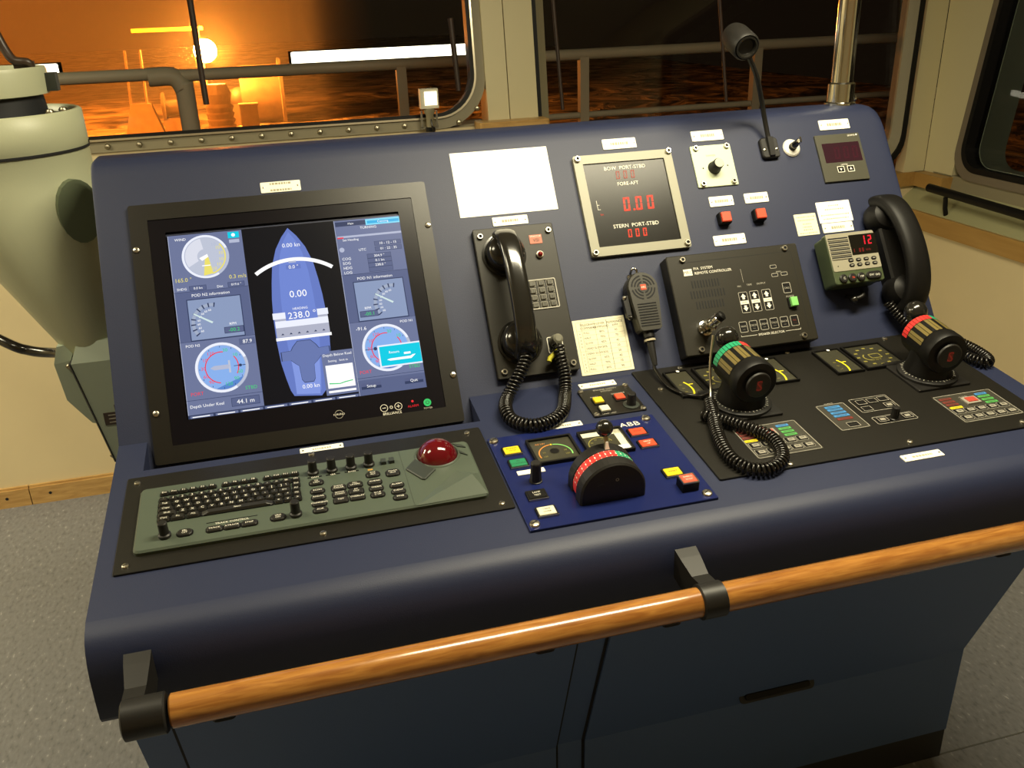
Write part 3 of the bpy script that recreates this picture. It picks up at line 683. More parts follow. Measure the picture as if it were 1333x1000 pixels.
b.poly(pod, sDK, Z(5)); b.poly([(.1886 + (x - .1886) * .96, .072 + (y - .072) * .97) for x, y in pod], sPOD, Z(6))
b.text('0.00 kn', .190, .0285, Z(6), .0092, sW)
# depth box, pop-up
b.rect(.2125, .0085, .2630, .0810, Z(6), sBG); b.text('Depth Below Keel', .2375, .0745, Z(7), .0062, sW); b.text('Setting   limit m', .2375, .0645, Z(7), .0050, sW)
b.rect(.2165, .0195, .2600, .0575, Z(7), sW); b.poly([(.219, .0285), (.227, .0275), (.236, .0265), (.244, .0285), (.257, .0300), (.257, .0285), (.244, .0268), (.236, .0250), (.227, .0258), (.219, .0265)], sGR, Z(8)); b.rect(.2165, .0120, .2600, .0155, Z(7), sW)
b.rect(.3035, .0425, .3755, .0800, Z(11), sRIM); b.rect(.3060, .0450, .3730, .0775, Z(12), sCY)
b.text('Return', .329, .0665, Z(13), .0062, sW); b.rect(.345, .0605, .356, .0640, Z(13), sW); b.poly([(.316, .0548), (.321, .0525), (.356, .0525), (.364, .0590), (.359, .0588), (.355, .0568), (.322, .0562)], sW, Z(13))
obj('screen', b, mon, 'lit screen with gauges, ship outline and cyan box')
Y0 = -0.1715
b = MB(); b.cyl(0.1843, 0.0 + Y0, 0.004, 0.0062, 0.0062, em('power_green', (0.05, 0.60, 0.14)), seg=20, ch=0.0006); b.ring(0.1843, Y0, 0.0064, 0.0022, 0.003, GROOVE, 120, 420, 14); b.rect(0.184, Y0 + .001, 0.1846, Y0 + .004, 0.0064, GROOVE); obj('power_button', b, mon, 'green lit power button')
for x, sgn in ((0.1367, '+'), (0.1135, '-')):
    b = MB(); b.cyl(x, Y0 + .0004, 0.004, 0.0052, 0.0062, BEZEL, seg=20); b.ring(x, Y0 + .0004, 0.0053, 0.0054, 0.0062, LEGEND, seg=24); b.rect(x - .003, Y0, x + .003, Y0 + .0009, .0054, LEGEND)
    if sgn == '+': b.rect(x - .0004, Y0 - .0026, x + .0004, Y0 + .0034, .0054, LEGEND)
    obj('brightness_button', b, mon)
b = MB(); b.ring(.1251, Y0 + .0004, .0048, .0012, .0028, LEGD); b.text('BRILLIANCE', .1255, Y0 - .0092, .0048, .0058, LEGEND); b.text('POWER', .1843, Y0 - .0090, .0048, .0042, LEGD)
b.disc(.1605, Y0 + .0055, .0048, .0019, em('led_red', (1, .03, .04)), 12); b.text('ALARM', .1605, Y0 - .0022, .0048, .0056, em('led_red_text', (.75, .02, .03)))
b.ring(.0416, Y0 + .0008, .0048, .0062, .0068, LEGD); b.rect(.034, Y0 - .001, .049, Y0 + .0028, .0049, BEZEL); b.text('FURUNO', .0416, Y0 + .0008, .005, .0044, LEGEND); obj('legend', b, mon)

# ================================================================== TELEPHONE
ph = thing('telephone', 'black wall telephone with corded handset and keypad on an olive plate', 'telephone', FU(0.1879, 0.1518))
b = MB(); b.plate(0, 0, 0, 0.012, 0.1425, 0.2648, OLIVE, 0.003, 0.0012); obj('base_plate', b, ph)
screws(ph, [(-.060, .1183), (.0615, .1183), (.0605, -.1205), (-.0597, -.1205)], .012, .0052, SOCK)
for v in (0.0815, -0.0735):
    b = MB(); b.lathe([(.0385, .012), (.0385, .0145), (.0345, .0148), (.033, .0125)], GLOSS, -.0240, v, 32, cap0=False, cap1=False); obj('cradle_ring', b, ph)
def handset_mesh(sx=1.0):
    b = MB()
    for v in (0.079, -0.077):
        b.lathe([(.016, .0015), (.028, .002), (.0325, .006), (.0335, .014), (.0315, .022), (.026, .0285), (.016, .033), (.001, .035)], GLOSS, 0, v, 28)
    path = catmull([(0, .108, .006), (0, .107, .020), (0, .098, .035), (0, .080, .0475), (0, .045, .0550), (0, 0, .0575), (0, -.045, .0550), (0, -.078, .0470), (0, -.096, .034), (0, -.104, .020), (0, -.105, .006)], 6)
    n = len(path); ab = []
    for i in range(n):
        t = abs(i / (n - 1) - .5) * 2
        ab.append((.0172 + .0045 * t ** 2 if t < .82 else (.0195 * max(.25, 1 - (t - .82) / .18 * .6)), .0098 if t < .85 else .0075))
    b.sweep(path, ab, GLOSS, seg=18, e=.75)
    return b
b = handset_mesh(); hs = obj('handset', b, ph, 'glossy black handset', (-.0240, .0035, .0125))
b = MB(); b.plate(.0365, .1043, .012, .0130, .0225, .0165, mat('faded_red_label', (.46, .13, .07), .5), .0008, .0003); b.text('VINGTOR', .0365, .1095, .0134, .0045, LEGEND); b.text('VSI', .0365, .1025, .0134, .0085, INK); obj('badge', b, ph, 'small faded red badge')
b = MB(); b.lathe([(.0065, .012), (.0065, .016), (.0050, .0165)], STEEL, .0385, .0755, 16); b.sphere(.0385, .0755, .016, .0046, mat('dark_red_lens', (.20, .01, .01), .15), 14, 8, 0, 1.3); obj('call_lamp', b, ph, 'dark red indicator lamp in chrome ring')
b = MB(); b.frame(.0306, .0057, .0120, .0136, .053, .053, .0018, LEGD, .003, .002); obj('keypad_frame', b, ph)
KB = MB(); KB.plate(0, 0, 0, .0030, .0100, .0088, mat('phone_key', (.085, .080, .06), .35), .0015, .0012); KB = KB.mesh('key')
b = MB()
for i in range(12):
    x, y = .0306 + (i % 3 - 1) * .0158, .0057 + (1.5 - i // 3) * .0126
    obj('key', KB, ph, None, (x, y, .012)); b.text('123456789*0#'[i], x, y, .0152, .0060, INK); b.frame(x, y, .012, .0126, .0122, .0106, .0005, LEGD, .001)
obj('key_legend', b, ph)
b = MB(); b.frame(.0358, -.0853, .012, .0132, .0270, .0285, .0012, LEGEND, .003, .002); b.plate(.0358, -.0853, .012, .0125, .0255, .027, SATIN, .003, 0)
b.lathe([(.0105, .012), (.0105, .022), (.0085, .0255), (.0085, .034), (.0050, .0365)], mat('socket_cap', (.17, .165, .125), .35), .0362, -.0800, 20); obj('cord_socket', b, ph, 'grey cord socket with pale outline')
b = MB(); b.tube([loc_of(ph, pU(.221, .052, .030)), loc_of(ph, pU(.205, .041, .028)), loc_of(ph, pU(.203, .036, .028))], .0042, YTIE, 10); obj('cable_sleeve', b, ph, 'yellow plastic sleeve')
cp = [pU(.1640, .058, .036), pU(.1595, .041, .042), pU(.1400, .012, .042), pU(.1180, -.018, .040), pD(.1050, -.085, .016), pD(.1090, -.113, .0125), pD(.1330, -.134, .0125), pD(.1640, -.130, .0125), pD(.1900, -.110, .014), pU(.2130, -.028, .046), pU(.2225, .006, .036), pU(.2225, .035, .034), pU(.2225, .062, .034)]
cp = catmull([loc_of(ph, p) for p in cp], 10)
b = MB(); b.helix(cp, .0090, .0025, .0062, RUBBER); obj('coiled_cord', b, ph, 'coiled black handset cord')
b = MB(); b.tube(cp[:6], .004, STEEL, 8); obj('cord_strain_relief', b, ph)

# ================================================================== DISPLAYS, DIMMER AND BUTTONS ON THE SLOPING BACK
ds = thing('draught_display', 'square display in grey metal frame reading 0.00 in red digits', 'display', FU(0.4165, 0.3095))
b = MB(); b.frame(0, 0, 0, .008, .1895, .1905, .0165, FRAMEM, .004, .001); obj('frame', b, ds)
b = MB(); b.plate(0, 0, .0010, .0055, .158, .159, GLASSBLK, .001, 0); obj('display_glass', b, ds)
X0, V0 = -.4165, -.3095
b = MB(); z = .0058
b.text('BOW  PORT-STBD', .4165 + X0, .3772 + V0, z, .0098, LEGEND); b.text('FORE-AFT', .4165 + X0, .3462 + V0, z, .0092, LEGEND); b.text('STERN  PORT-STBD', .4155 + X0, .2670 + V0, z, .0100, LEGEND)
b.rect(.350 + X0, .3005 + V0, .3507 + X0, .318 + V0, z, LEGEND); b.rect(.350 + X0, .3092 + V0, .3545 + X0, .3099 + V0, z, LEGEND); b.rect(.350 + X0, .3005 + V0, .3555 + X0, .3012 + V0, z, LEGEND)
obj('legend', b, ds)
z = .0058
for n_, (t_, x_, v_, h_, m_, a_) in enumerate((('0.00', .3985, .2935, .0265, EDIG, .84), ('000', .3965, .2440, .0155, EDIG, .92), ('000', .3965, .3555, .0155, em('mid_red_digits', (.45, .06, .03)), .92))):
    b = MB(); b.seg7(t_, x_ + X0, v_ + V0, z, h_, m_, a_); obj('digits', b, ds, ('large red 0.00 digits', 'lower red 000 digits', 'upper dim red 000 digits')[n_])
b = MB(); b.text('kn', .356 + X0, .2918 + V0, z, .0062, EDIG); obj('unit_legend', b, ds)
screws(ds, [(-.0870, .0885), (.0892, .0905), (.0875, -.0872), (-.0880, -.0885)], .008, .0056, SOCK)

wp = MB(); wp.plate(0, 0, 0, .0008, .1770, .1200, PAPER, .001, .0002)
wp.rect(-.078, -.051, -.073, -.0508, .0009, PAPERY)
o = obj('paper_sheet', wp); o.matrix_world = FU(.1910, .3715, .0); tag(o, 'blank white paper sheet taped above the telephone', 'paper')

dm = thing('dimmer_panel', 'pale green square dimmer plate with round black knob', 'dimmer', FU(.5935, .3670))
b = MB(); b.plate(0, 0, 0, .0030, .0815, .0820, DIMG, .002, .0006); b.text('DIMMER', -.003, .0200, .0032, .0052, INKF); b.disc(-.0235, -.0040, .0032, .0016, INK, 10); b.disc(.0265, -.0020, .0032, .0016, INK, 10); obj('plate', b, dm)
b = MB(); b.lathe([(.0125, .003), (.0122, .006), (.0108, .008), (.0098, .024), (.0088, .0255)], SATIN, -.0015, -.0050, 24); b.cyl(-.0015, -.0050, .0255, .0262, .0086, mat('knob_cap', (.42, .44, .32), .3), seg=20); obj('knob', b, dm, 'black dimmer knob with pale cap')
screws(dm, [(-.0305, .0358), (.0320, .0362), (.0312, -.0340), (-.0307, -.0348)], .003, .0052, SOCK)
for (x, v, l) in ((.5870, .2612, 'left of two square red push buttons under white plates'), (.6575, .2607, 'right of two square red push buttons under white plates')):
    t = thing('push_button', l, 'button', FU(x, v), 'red push buttons')
    b = MB(); b.plate(0, 0, 0, .0130, .0225, .0225, BLACK, .002, .001); obj('housing', b, t)
    b = MB(); b.plate(0, 0, .012, .0180, .0185, .0185, RED, .0015, .0012); obj('button_cap', b, t, 'orange red square cap')

gl = thing('gooseneck_lamp', 'black gooseneck map lamp curving up from the console top', 'lamp', FU(.7120, .3910))
b = MB(); b.plate(0, 0, 0, .009, .036, .041, SATIN, .006, .002); b.loft([[(-.006, -.019, .008), (.006, -.019, .008), (.006, .018, .008), (-.006, .018, .008)], [(-.005, -.017, .013), (.005, -.017, .013), (.0055, .018, .017), (-.0055, .018, .017)]], SATIN, smooth=False); obj('foot', b, gl)
screws(gl, [(-.0125, -.004), (.0125, -.004)], .009, .003, SCREW)
gp = catmull([(0, .005, .010), (-.002, .024, .013), (-.009, .052, .027), (-.022, .077, .052), (-.050, .098, .098), (-.082, .120, .138)], 8)
b = MB(); b.tube(gp, .0046, SATIN, 10); obj('stem', b, gl)
b = MB(); d_ = Vector((-.05, -.80, .62)).normalized(); p_ = Vector((-.094, .132, .150)); q = d_.to_track_quat('Z', 'X').to_matrix().to_4x4(); b.M = Matrix.Translation(p_) @ q
b.lathe([(.010, -.045), (.022, -.042), (.0245, -.030), (.0245, .012), (.0215, .017), (.0205, .012)], SATIN, seg=24); b.lathe([(.0185, .010), (.0195, .019), (.0165, .019), (.013, .012), (.001, .010)], GLOSS, seg=20, cap0=False); obj('lamp_head', b, gl, 'short cylindrical lamp head with ringed lens')

jk = thing('key_switch', 'small chrome key switch with round collar beside the gooseneck lamp', 'switch', FU(.7600, .3895))
b = MB(); b.lathe([(.0178, 0), (.0178, .002), (.0155, .0045), (.010, .0050)], mat('chrome_lamp_gleam', (.86, .84, .76), .38, .35), seg=28); b.cyl(0, 0, .004, .010, .0075, BLACK, seg=16); obj('collar', b, jk)  # chrome collar coloured paler to stand in for the lamp's reflection
b = MB(); b.lathe([(.0065, .008), (.0065, .018), (.0052, .022), (.0052, .030), (.0040, .0315)], mat('dark_chrome', (.25, .23, .18), .2, 1.0), seg=16); b.box(0, 0, .033, .0030, .0105, .008, CHROME); obj('lever', b, jk)

rd = thing('depth_indicator', 'small dark olive panel indicator with dim red display and two buttons', 'display', FU(.8605, .3610))
b = MB(); b.plate(0, 0, 0, .0045, .0965, .0960, mat('indicator_olive', (.060, .058, .040), .4), .001, .0006); b.text('SKIPPER', .0305, .0432, .0047, .0048, LEGEND); b.disc(.0418, .0438, .0047, .0018, LEGEND, 10); obj('plate', b, rd)
b = MB(); b.rect(-.0375, -.0098, .0425, .0298, .0047, em('dim_red_window', (.055, .012, .016))); b.seg7('000', -.016, -.0035, .0048, .0250, em('dim_red_segments', (.075, .012, .018)), .78); obj('display_window', b, rd, 'dim dark red display window')
for x in (-.0098, .0116):
    b = MB(); b.plate(x, -.0247, .0045, .0052, .0150, .0125, BLACK, .001, .0002); b.outline(x, -.0247, .0054, .0150, .0125, .0012, LEGEND); s_ = 1 if x < 0 else -1; b.poly([(x - .003, -.0247 + .0018 * s_), (x + .003, -.0247 + .0018 * s_), (x, -.0247 - .003 * s_)][::(1 if s_ == 1 else -1)], LEGEND, .0054); obj('button', b, rd)
b = MB(); b.text('DIMMER', 0, -.0152, .0047, .0040, LEGEND); obj('legend', b, rd)

def sheet(name, M, w, h, m, lines, label, cat, inkm, seed, lh=.0028):
    b = MB(); b.plate(0, 0, 0, .0010, w, h, m, .0012, .0002); r = random.Random(seed)
    for y, frac in lines:
        x = -w * frac / 2
        while x < w * frac / 2:
            k = .0012 + .0022 * r.random(); b.rect(x, y - lh / 2, x + k, y + lh / 2, .0011, inkm); x += k + .0014
    o = obj(name, b); o.matrix_world = M; return tag(o, label, cat)
sheet('notice_sheet', FU(.7532, .2353), .0455, .0425, PAPERY, [(.015, .8), (.0085, .75), (.001, .35), (-.005, .4), (-.0105, .4), (-.017, .8)], 'small cream notice at lower left of the white notice', 'notice', INKF, 3, .0022)
sheet('notice_sheet', FU(.8172, .2550), .0712, .0418, PAPER, [(.0125, .3), (.0050, .55), (-.0060, .85), (-.0135, .75)], 'white printed notice above the radio and its plate', 'notice', INKF, 4, .0026)

tb = thing('speed_table', 'cream printed table card of engine orders beside the telephone', 'card', FU(.3115, .0572))
b = MB(); b.plate(0, 0, 0, .0012, .0955, .0980, PAPERY, .001, .0002); obj('card', b, tb)
b = MB(); xs = [-.0425, -.0330, -.0085, .0135, .0430]; tz = .0014
ys = [.0445, .0295] + [.0295 - .0092 * i for i in range(1, 9)]
for x in xs: b.rect(x - .0003, ys[-1], x + .0003, ys[0], tz, INK if x == xs[3] else INKF)
for i, y in enumerate(ys): b.rect(xs[0] if i in (0, 1, 5, 9) else xs[1], y - .0002, xs[-1], y + .0002, tz, INKF)
b.text('TELEGRAPH', -.0208, .0395, tz, .0056, INK); b.text('COMMAND', -.0208, .0335, tz, .0056, INK); b.text('LEVER', .0025, .0395, tz, .0056, INK); b.text('COMMAND', .0025, .0335, tz, .0056, INK); b.text('REFERENCE', .0282, .0395, tz, .0056, INK); b.text('RPM', .0282, .0335, tz, .0056, INK)
for i, (a, c, d_) in enumerate((('FULL', '80%', '90'), ('HALF', '70%', '70'), ('SLOW', '45%', '45'), ('DEAD SLOW', '30%', '20'), ('DEAD SLOW', '30%', '20'), ('SLOW', '45%', '45'), ('HALF', '70%', '70'), ('FULL', '80%', '90'))):
    y = .0295 - .0092 * (i + .5); b.text(a, -.0310, y, tz, .0050, INK, 'L'); b.text(c, .0025, y, tz, .0056, INK); b.text(d_, .0282, y, tz, .0056, INK)
for k, wd in enumerate(('AHEAD', 'ASTERN')):
    for i, ch in enumerate(wd): b.text(ch, -.0378, (.0240 if k == 0 else -.0125) - i * .0058, tz, .0038, INK)
obj('printed_table', b, tb)

# ================================================================== PUBLIC ADDRESS UNIT
pa = thing('public_address_unit', 'black remote controller box with speaker slots and selector keys', 'controller', FU(.5748, .1022))
b = MB(); b.plate(0, 0, 0, .0300, .2565, .1818, OLIVE, .003, .0015); obj('case', b, pa)
screws(pa, [(-.0988, .0820), (.1022, .0828), (.1000, -.0815), (-.0992, -.0818)], .030, .0052, SOCK)
px, pv = -.5748, -.1022
b = MB(); z = .0302
b.rect(.4657 + px, .1785 + pv, .6888 + px, .1792 + pv, z, GROOVE); b.rect(.6880 + px, .030 + pv, .6887 + px, .1785 + pv, z, GROOVE)
b.rect(.4735 + px, .1545 + pv, .4898 + px, .1665 + pv, z, LEGEND); b.text('MRC', .4816 + px, .1604 + pv, z + .0001, .0082, OLIVE)
b.text('P/A  SYSTEM', .4935 + px, .1660 + pv, z, .0068, LEGEND, 'L'); b.text('REMOTE CONTROLLER', .4937 + px, .1576 + pv, z, .0068, LEGEND, 'L')
b.rect(.5823 + px, .131 + pv, .5828 + px, .156 + pv, z, LEGD); b.text('MIC', .5728 + px, .1245 + pv, z, .0045, LEGD); b.text('TAPE', .5926 + px, .1256 + pv, z, .0045, LEGD); b.text('OUTPUT', .6159 + px, .1255 + pv, z, .0045, LEGD)
b.rect(.5553 + px, .0332 + pv, .5860 + px, .0338 + pv, z, LEGEND); b.rect(.6420 + px, .0332 + pv, .6725 + px, .0338 + pv, z, LEGEND); b.rect(.6720 + px, .0332 + pv, .6725 + px, .0362 + pv, z, LEGEND); b.rect(.5553 + px, .0332 + pv, .5558 + px, .0362 + pv, z, LEGEND); b.text('SPEAKER SELECTOR', .6140 + px, .0334 + pv, z, .0058, LEGEND)
b.text('MAIN', .6550 + px, .1432 + pv, z, .0040, LEGD); b.text('POWER', .6665 + px, .0955 + pv, z, .0046, LEGD); obj('legend', b, pa)
b = MB()
for (xa, xb, y, n) in ((.4853, .5348, .1374, 10), (.4795, .5419, .1188, 12), (.4858, .5356, .0991, 10)):
    for i in range(n):
        x = xa + (xb - xa) * i / (n - 1); b.box(x + px, y + pv, .0300, .0022, .0135, .0009, GROOVE)
obj('speaker_slots', b, pa, 'three rows of black speaker slots')
for i, nm in enumerate(('MIC', 'TAPE', 'OUTPUT')):
    cx_ = (.5757, .5976, .6212)[i] + px; cy_ = .0942 + pv
    b = MB(); b.plate(cx_, cy_, .030, .0306, .0172, .0385, BLACK, .002, .0002); b.outline(cx_, cy_, .0308, .0172, .0385, .0008, LEGD, .002); b.rect(cx_ - .0078, cy_ - .0032, cx_ + .0078, cy_ + .0032, .0309, LEGEND); b.text('LEVEL', cx_, cy_, .0310, .0040, OLIVE)
    for s_ in (1, -1):
        yy = cy_ + s_ * .0107; t_ = [(-.005, -.0005), (0, .0055), (.005, -.0005), (.0024, -.0005), (.0024, -.0050), (-.0024, -.0050), (-.0024, -.0005)]
        t_ = [(cx_ + a, yy + s_ * c) for a, c in t_]; b.poly(t_ if s_ == -1 else t_[::-1], LEGEND, .0310)
    obj('arrow_pad', b, pa)
for i, t_ in enumerate(('W/H', 'DECK', 'CREW', 'TALK', 'BACK', 'ALL')):
    x = .5629 + i * .02016 + px; y = .0502 + pv
    b = MB(); b.plate(x, y, .030, .0306, .0150, .0190, BLACK, .002, .0002); b.outline(x, y, .0308, .0155, .0195, .0009, LEGD, .002); b.text(t_, x, y + .0012, .0309, .0048, REDD if i == 5 else LEGD); b.text('----', x, y - .004, .0309, .0040, REDD if i == 5 else LEGD); obj('selector_key', b, pa, 'selector key with dull red legend' if i == 5 else None)
b = MB(); b.plate(.6636 + px, .1115 + pv, .030, .0306, .0155, .0190, BLACK, .002, .0002); b.outline(.6636 + px, .1115 + pv, .0308, .0160, .0195, .0009, LEGD, .002); b.text('CALL', .6636 + px, .1115 + pv, .0309, .0048, LEGD); obj('call_key', b, pa)
b = MB(); b.plate(.6663 + px, .0832 + pv, .030, .0335, .0150, .0190, BLACK, .001, .0005); obj('switch_frame', b, pa)
b = MB(); b.plate(.6680 + px, .0832 + pv, .0335, .0400, .0128, .0168, LGRN, .001, .001); obj('power_switch', b, pa, 'bright green power switch')
for x, y in ((.6468, .1534), (.6464, .1377), (.6652, .1383)):
    b = MB(); b.outline(x + px, y + pv, .0303, .0128, .0066, .0007, LEGD, .0015); b.rect(x + px - .004, y + pv - .0016, x + px + .004, y + pv + .0016, .0302, GROOVE); obj('indicator', b, pa)
b = MB(); b.M = Matrix.Translation((.4906 + px, .0567 + pv, .030))
b.lathe([(.0135, 0), (.0135, .004), (.0105, .005), (.0105, .016), (.0118, .018), (.0118, .024), (.0085, .026), (.0085, .030)], CHROME, seg=24); obj('socket_nut', b, pa, 'chrome socket nut')
b = MB(); b.M = Matrix.Translation((.4906 + px, .0567 + pv, .056)) @ Matrix.Rotation(.55, 4, 'Y') @ Matrix.Rotation(-.35, 4, 'X')
b.lathe([(.0078, 0), (.0078, .008), (.0098, .010), (.0098, .018), (.0070, .020)], CHROME, seg=20); b.lathe([(.0085, .018), (.0086, .027), (.0050, .029)], BLACK, seg=16); obj('plug', b, pa, 'chrome cable plug')

# ================================================================== HAND MICROPHONE
hm_ = thing('hand_microphone', 'black hand microphone hanging from a hook with coiled cord', 'microphone', FU(.3920, .1100))
b = MB(); b.tube(catmull([(-.006, .064, .001), (-.0062, .070, .008), (-.004, .0735, .013), (0, .074, .013), (.003, .070, .013), (.0025, .066, .012)], 5), .0022, CHROME, 8); b.plate(-.005, .060, 0, .003, .014, .014, CHROME, .004, .0006); obj('hook', b, hm_, 'chrome hook')
def mic_outline(k, z):
    pts = []; R = .0285 * k
    for i in range(19):
        a = math.radians(-15 + 210 * i / 18); pts.append((R * math.cos(a), .0325 + R * math.sin(a), z))
    for x, y in ((-.0265, .008), (-.0222, -.030), (-.0210, -.040), (-.0170, -.0440), (.0170, -.0440), (.0210, -.040), (.0222, -.030), (.0265, .008)): pts.append((x * k, .0 + y, z))
    return pts
b = MB(); b.loft([mic_outline(.90, .006), mic_outline(1.0, .010), mic_outline(1.0, .030), mic_outline(.93, .0345)], mat('mic_olive_black', (.026, .024, .017), .42, bump=.05, bscale=900), smooth=False); obj('mic_body', b, hm_)
b = MB()
for r in (.0085, .0140, .0195):
    for k in range(4): b.ring(0, .0325, .0348, r, r + .0026, GROOVE, 90 * k + 8, 90 * k + 82, 8)
for i in range(9): b.box(0, .003 - i * .0048, .0350, .034, .0016, .0010, GROOVE)
obj('grille', b, hm_, 'ringed grille and ribbed grip')
b = MB(); b.plate(0, .0325, .0345, .0354, .0098, .0098, RED, .001, .0002); b.text('MRC', 0, .0325, .0356, .0042, LEGEND); obj('badge', b, hm_, 'small red square badge')
b = MB(); b.loft([[( -.0275, .024, .012), (-.0275, .024, .026), (-.0275, -.018, .026), (-.0275, -.018, .012)], [(-.0370, .020, .014), (-.0370, .020, .024), (-.0345, -.015, .024), (-.0345, -.015, .014)]], SATIN, smooth=False); b.sphere(-.034, .020, .024, .0042, STEEL, 10, 6); b.sphere(-.030, -.016, .024, .0055, GLOSS, 10, 6); obj('talk_switch', b, hm_)
b = MB(); b.M = Matrix.Translation((-.002, -.044, .020)) @ Matrix.Rotation(PI / 2, 4, 'X'); b.lathe([(.0095, -.002), (.0095, .010), (.0080, .012), (.0098, .014), (.0098, .017), (.0082, .0175)], SATIN, seg=16); b.lathe([(.0100, .0135), (.0100, .0170)], mat('tan_band', (.45, .40, .28), .35), seg=16, cap0=False, cap1=False); b.lathe([(.0068, .017), (.0060, .040), (.0042, .060)], SATIN, seg=14); obj('strain_relief', b, hm_)
lead = [pU(.3895, .0300, .021), pU(.3880, .004, .020), pD(.3860, -.020, .016), pD(.3880, -.066, .0085), pD(.4010, -.098, .0080), pD(.4230, -.116, .0090), pD(.4360, -.126, .018)]
b = MB(); b.tube(catmull([loc_of(hm_, p) for p in lead], 8), .0031, RUBBER, 8); obj('lead', b, hm_, 'thin straight black lead')
c2 = [pU(.5120, .0520, .060), pU(.4760, .0180, .060), pD(.4480, -.060, .062), pD(.4350, -.122, .030), pD(.4270, -.146, .0140), pD(.4080, -.200, .0125), pD(.3905, -.254, .0125), pD(.3850, -.301, .0120), pD(.3980, -.330, .0110), pD(.4240, -.338, .0110), pD(.4510, -.326, .0120), pD(.4660, -.298, .0125), pD(.4660, -.262, .0135), pD(.4450, -.231, .0140), pD(.4260, -.206, .0135), pD(.4080, -.188, .0140), pD(.4000, -.178, .0140)]
c2 = [loc_of(hm_, p) for p in c2]
b = MB(); b.helix(catmull(c2[4:], 10), .0086, .0024, .0062, RUBBER); obj('coiled_cord', b, hm_, 'coiled black cord lying on the panel')
b = MB(); b.tube(catmull([loc_of(hm_, pD(.4480, -.095, .106)), loc_of(hm_, pD(.4400, -.110, .060)), loc_of(hm_, pD(.4360, -.128, .028)), loc_of(hm_, pD(.4270, -.146, .0140))], 8), .0022, STEEL, 8); obj('spring_wire', b, hm_, 'thin bright wire end of the cord')

# ================================================================== RADIO AND ITS HANDSET
rad = thing('radio_unit', 'small green and silver radio control box showing 12 in red', 'radio', FU(.8005, .1478))
b = MB(); b.plate(0, 0, .010, .040, .0985, .0925, VGREEN, .005, .002); b.plate(0, 0, .0385, .0500, .1008, .0962, VGREEN, .005, .0015); b.box(0, 0, .006, .05, .05, .012, BLACK); obj('case', b, rad)
b = MB(); b.plate(0, .0118, .049, .0512, .0985, .0715, SILV, .003, .0005); b.text('SAILOR', -.030, .0455, .0515, .0042, INKF); b.disc(-.039, -.014, .0515, .0012, INK, 8); obj('face_plate', b, rad, 'silver face plate')
b = MB()
for i in range(6): b.box(-.0268, .0380 - i * .0072, .0518, .0400, .0024, .0014, GROOVE); b.box(-.0268, .0354 - i * .0072, .0518, .0410, .0018, .0022, SILV)
obj('speaker_grille', b, rad)
b = MB(); b.plate(.0230, .0228, .0505, .0518, .0540, .0380, GLASSBLK, .001, 0); b.seg7('12', .0190, .0215, .0520, .0170, EDVHF, .80, .15); b.seg7('1 88', -.002, .0085, .0520, .0070, EDIGD, .9); b.text('kHz', .030, .0118, .0520, .0062, EDIGD); obj('display_window', b, rad, 'black window with red 12')
KO = MB(); KO.plate(0, 0, 0, .0020, .0105, .0062, SATIN, .003, .0008); KO.rect(-.0026, -.0006, .0026, .0006, .00205, LEGD); KO = KO.mesh('key')
for r_ in range(2):
    for c_ in range(4): obj('key', KO, rad, None, (-.0110 + c_ * .0158, -.0055 - r_ * .0092, .0510))
for x, t_, m_ in ((-.0345, 'C', LEGEND), (-.0165, '16', RED), (.0015, '1W', LEGEND)):
    b = MB(); b.lathe([(.0078, .049), (.0078, .0535), (.0060, .0548)], SATIN, x, -.0378, 18); b.text(t_, x, -.0378, .0550, .0058, m_); obj('round_button', b, rad)
b = MB(); b.plate(.0278, -.0372, .049, .0545, .0310, .0138, SATIN, .0068, .001); b.text('DW  ((o))', .0278, -.0372, .0547, .0052, LEGEND); obj('wide_button', b, rad)
b = MB(); b.tube(catmull([(-.004, -.060, .004), (-.004, -.066, .018), (.004, -.070, .024), (.014, -.066, .026), (.018, -.057, .020)], 6), .0040, SATIN, 8); b.sphere(-.002, -.071, .020, .0075, GLOSS, 12, 8); obj('bracket_knob', b, rad, 'black clamp knob below the box')
rh = thing('radio_handset', 'large black telephone handset in its cradle on the right console edge', 'handset', FU(.8960, .1530))
b = MB(); b.plate(.004, -.002, 0, .034, .044, .176, BLACK, .010, .004); obj('cradle', b, rh)
b = MB()
for v, r in ((.0730, .0310), (-.0720, .0310)):
    b.lathe([(r * .6, .008), (r * .95, .009), (r, .018), (r * .96, .030), (r * .8, .041), (r * .4, .048), (.001, .049)], BLACK, 0, v, 26)
path = catmull([(.004, .101, .014), (.004, .103, .028), (.006, .093, .048), (.008, .072, .062), (.010, .040, .071), (.011, 0, .075), (.011, -.040, .072), (.010, -.072, .062), (.008, -.093, .047), (.006, -.104, .030), (.006, -.104, .016)], 6)
n = len(path); ab = []
for i in range(n):
    t = abs(i / (n - 1) - .5) * 2; ab.append((.0225 + .0040 * t ** 2 if t < .85 else .0185 * max(.3, 1 - (t - .85) / .15 * .6), .0125 if t < .85 else .0085))
b.sweep(path, ab, BLACK, seg=18, e=.7); obj('handset', b, rh)
b = MB(); cc = [pU(.8650, .0620, .022), pU(.8800, .0330, .022), pU(.9000, .0090, .024), pD(.9180, -.010, .020), pD(.9450, -.040, .014), pD(.9640, -.090, .0115), pD(.9640, -.134, .0115), pD(.9520, -.150, .0115), pD(.9400, -.140, .0115), pD(.9330, -.115, .0120), pD(.9300, -.085, .0150)]
b.helix(catmull([loc_of(rh, p) for p in cc], 10), .0076, .0023, .0060, RUBBER); obj('coiled_cord', b, rh, 'coiled black cord looping over the desk edge')

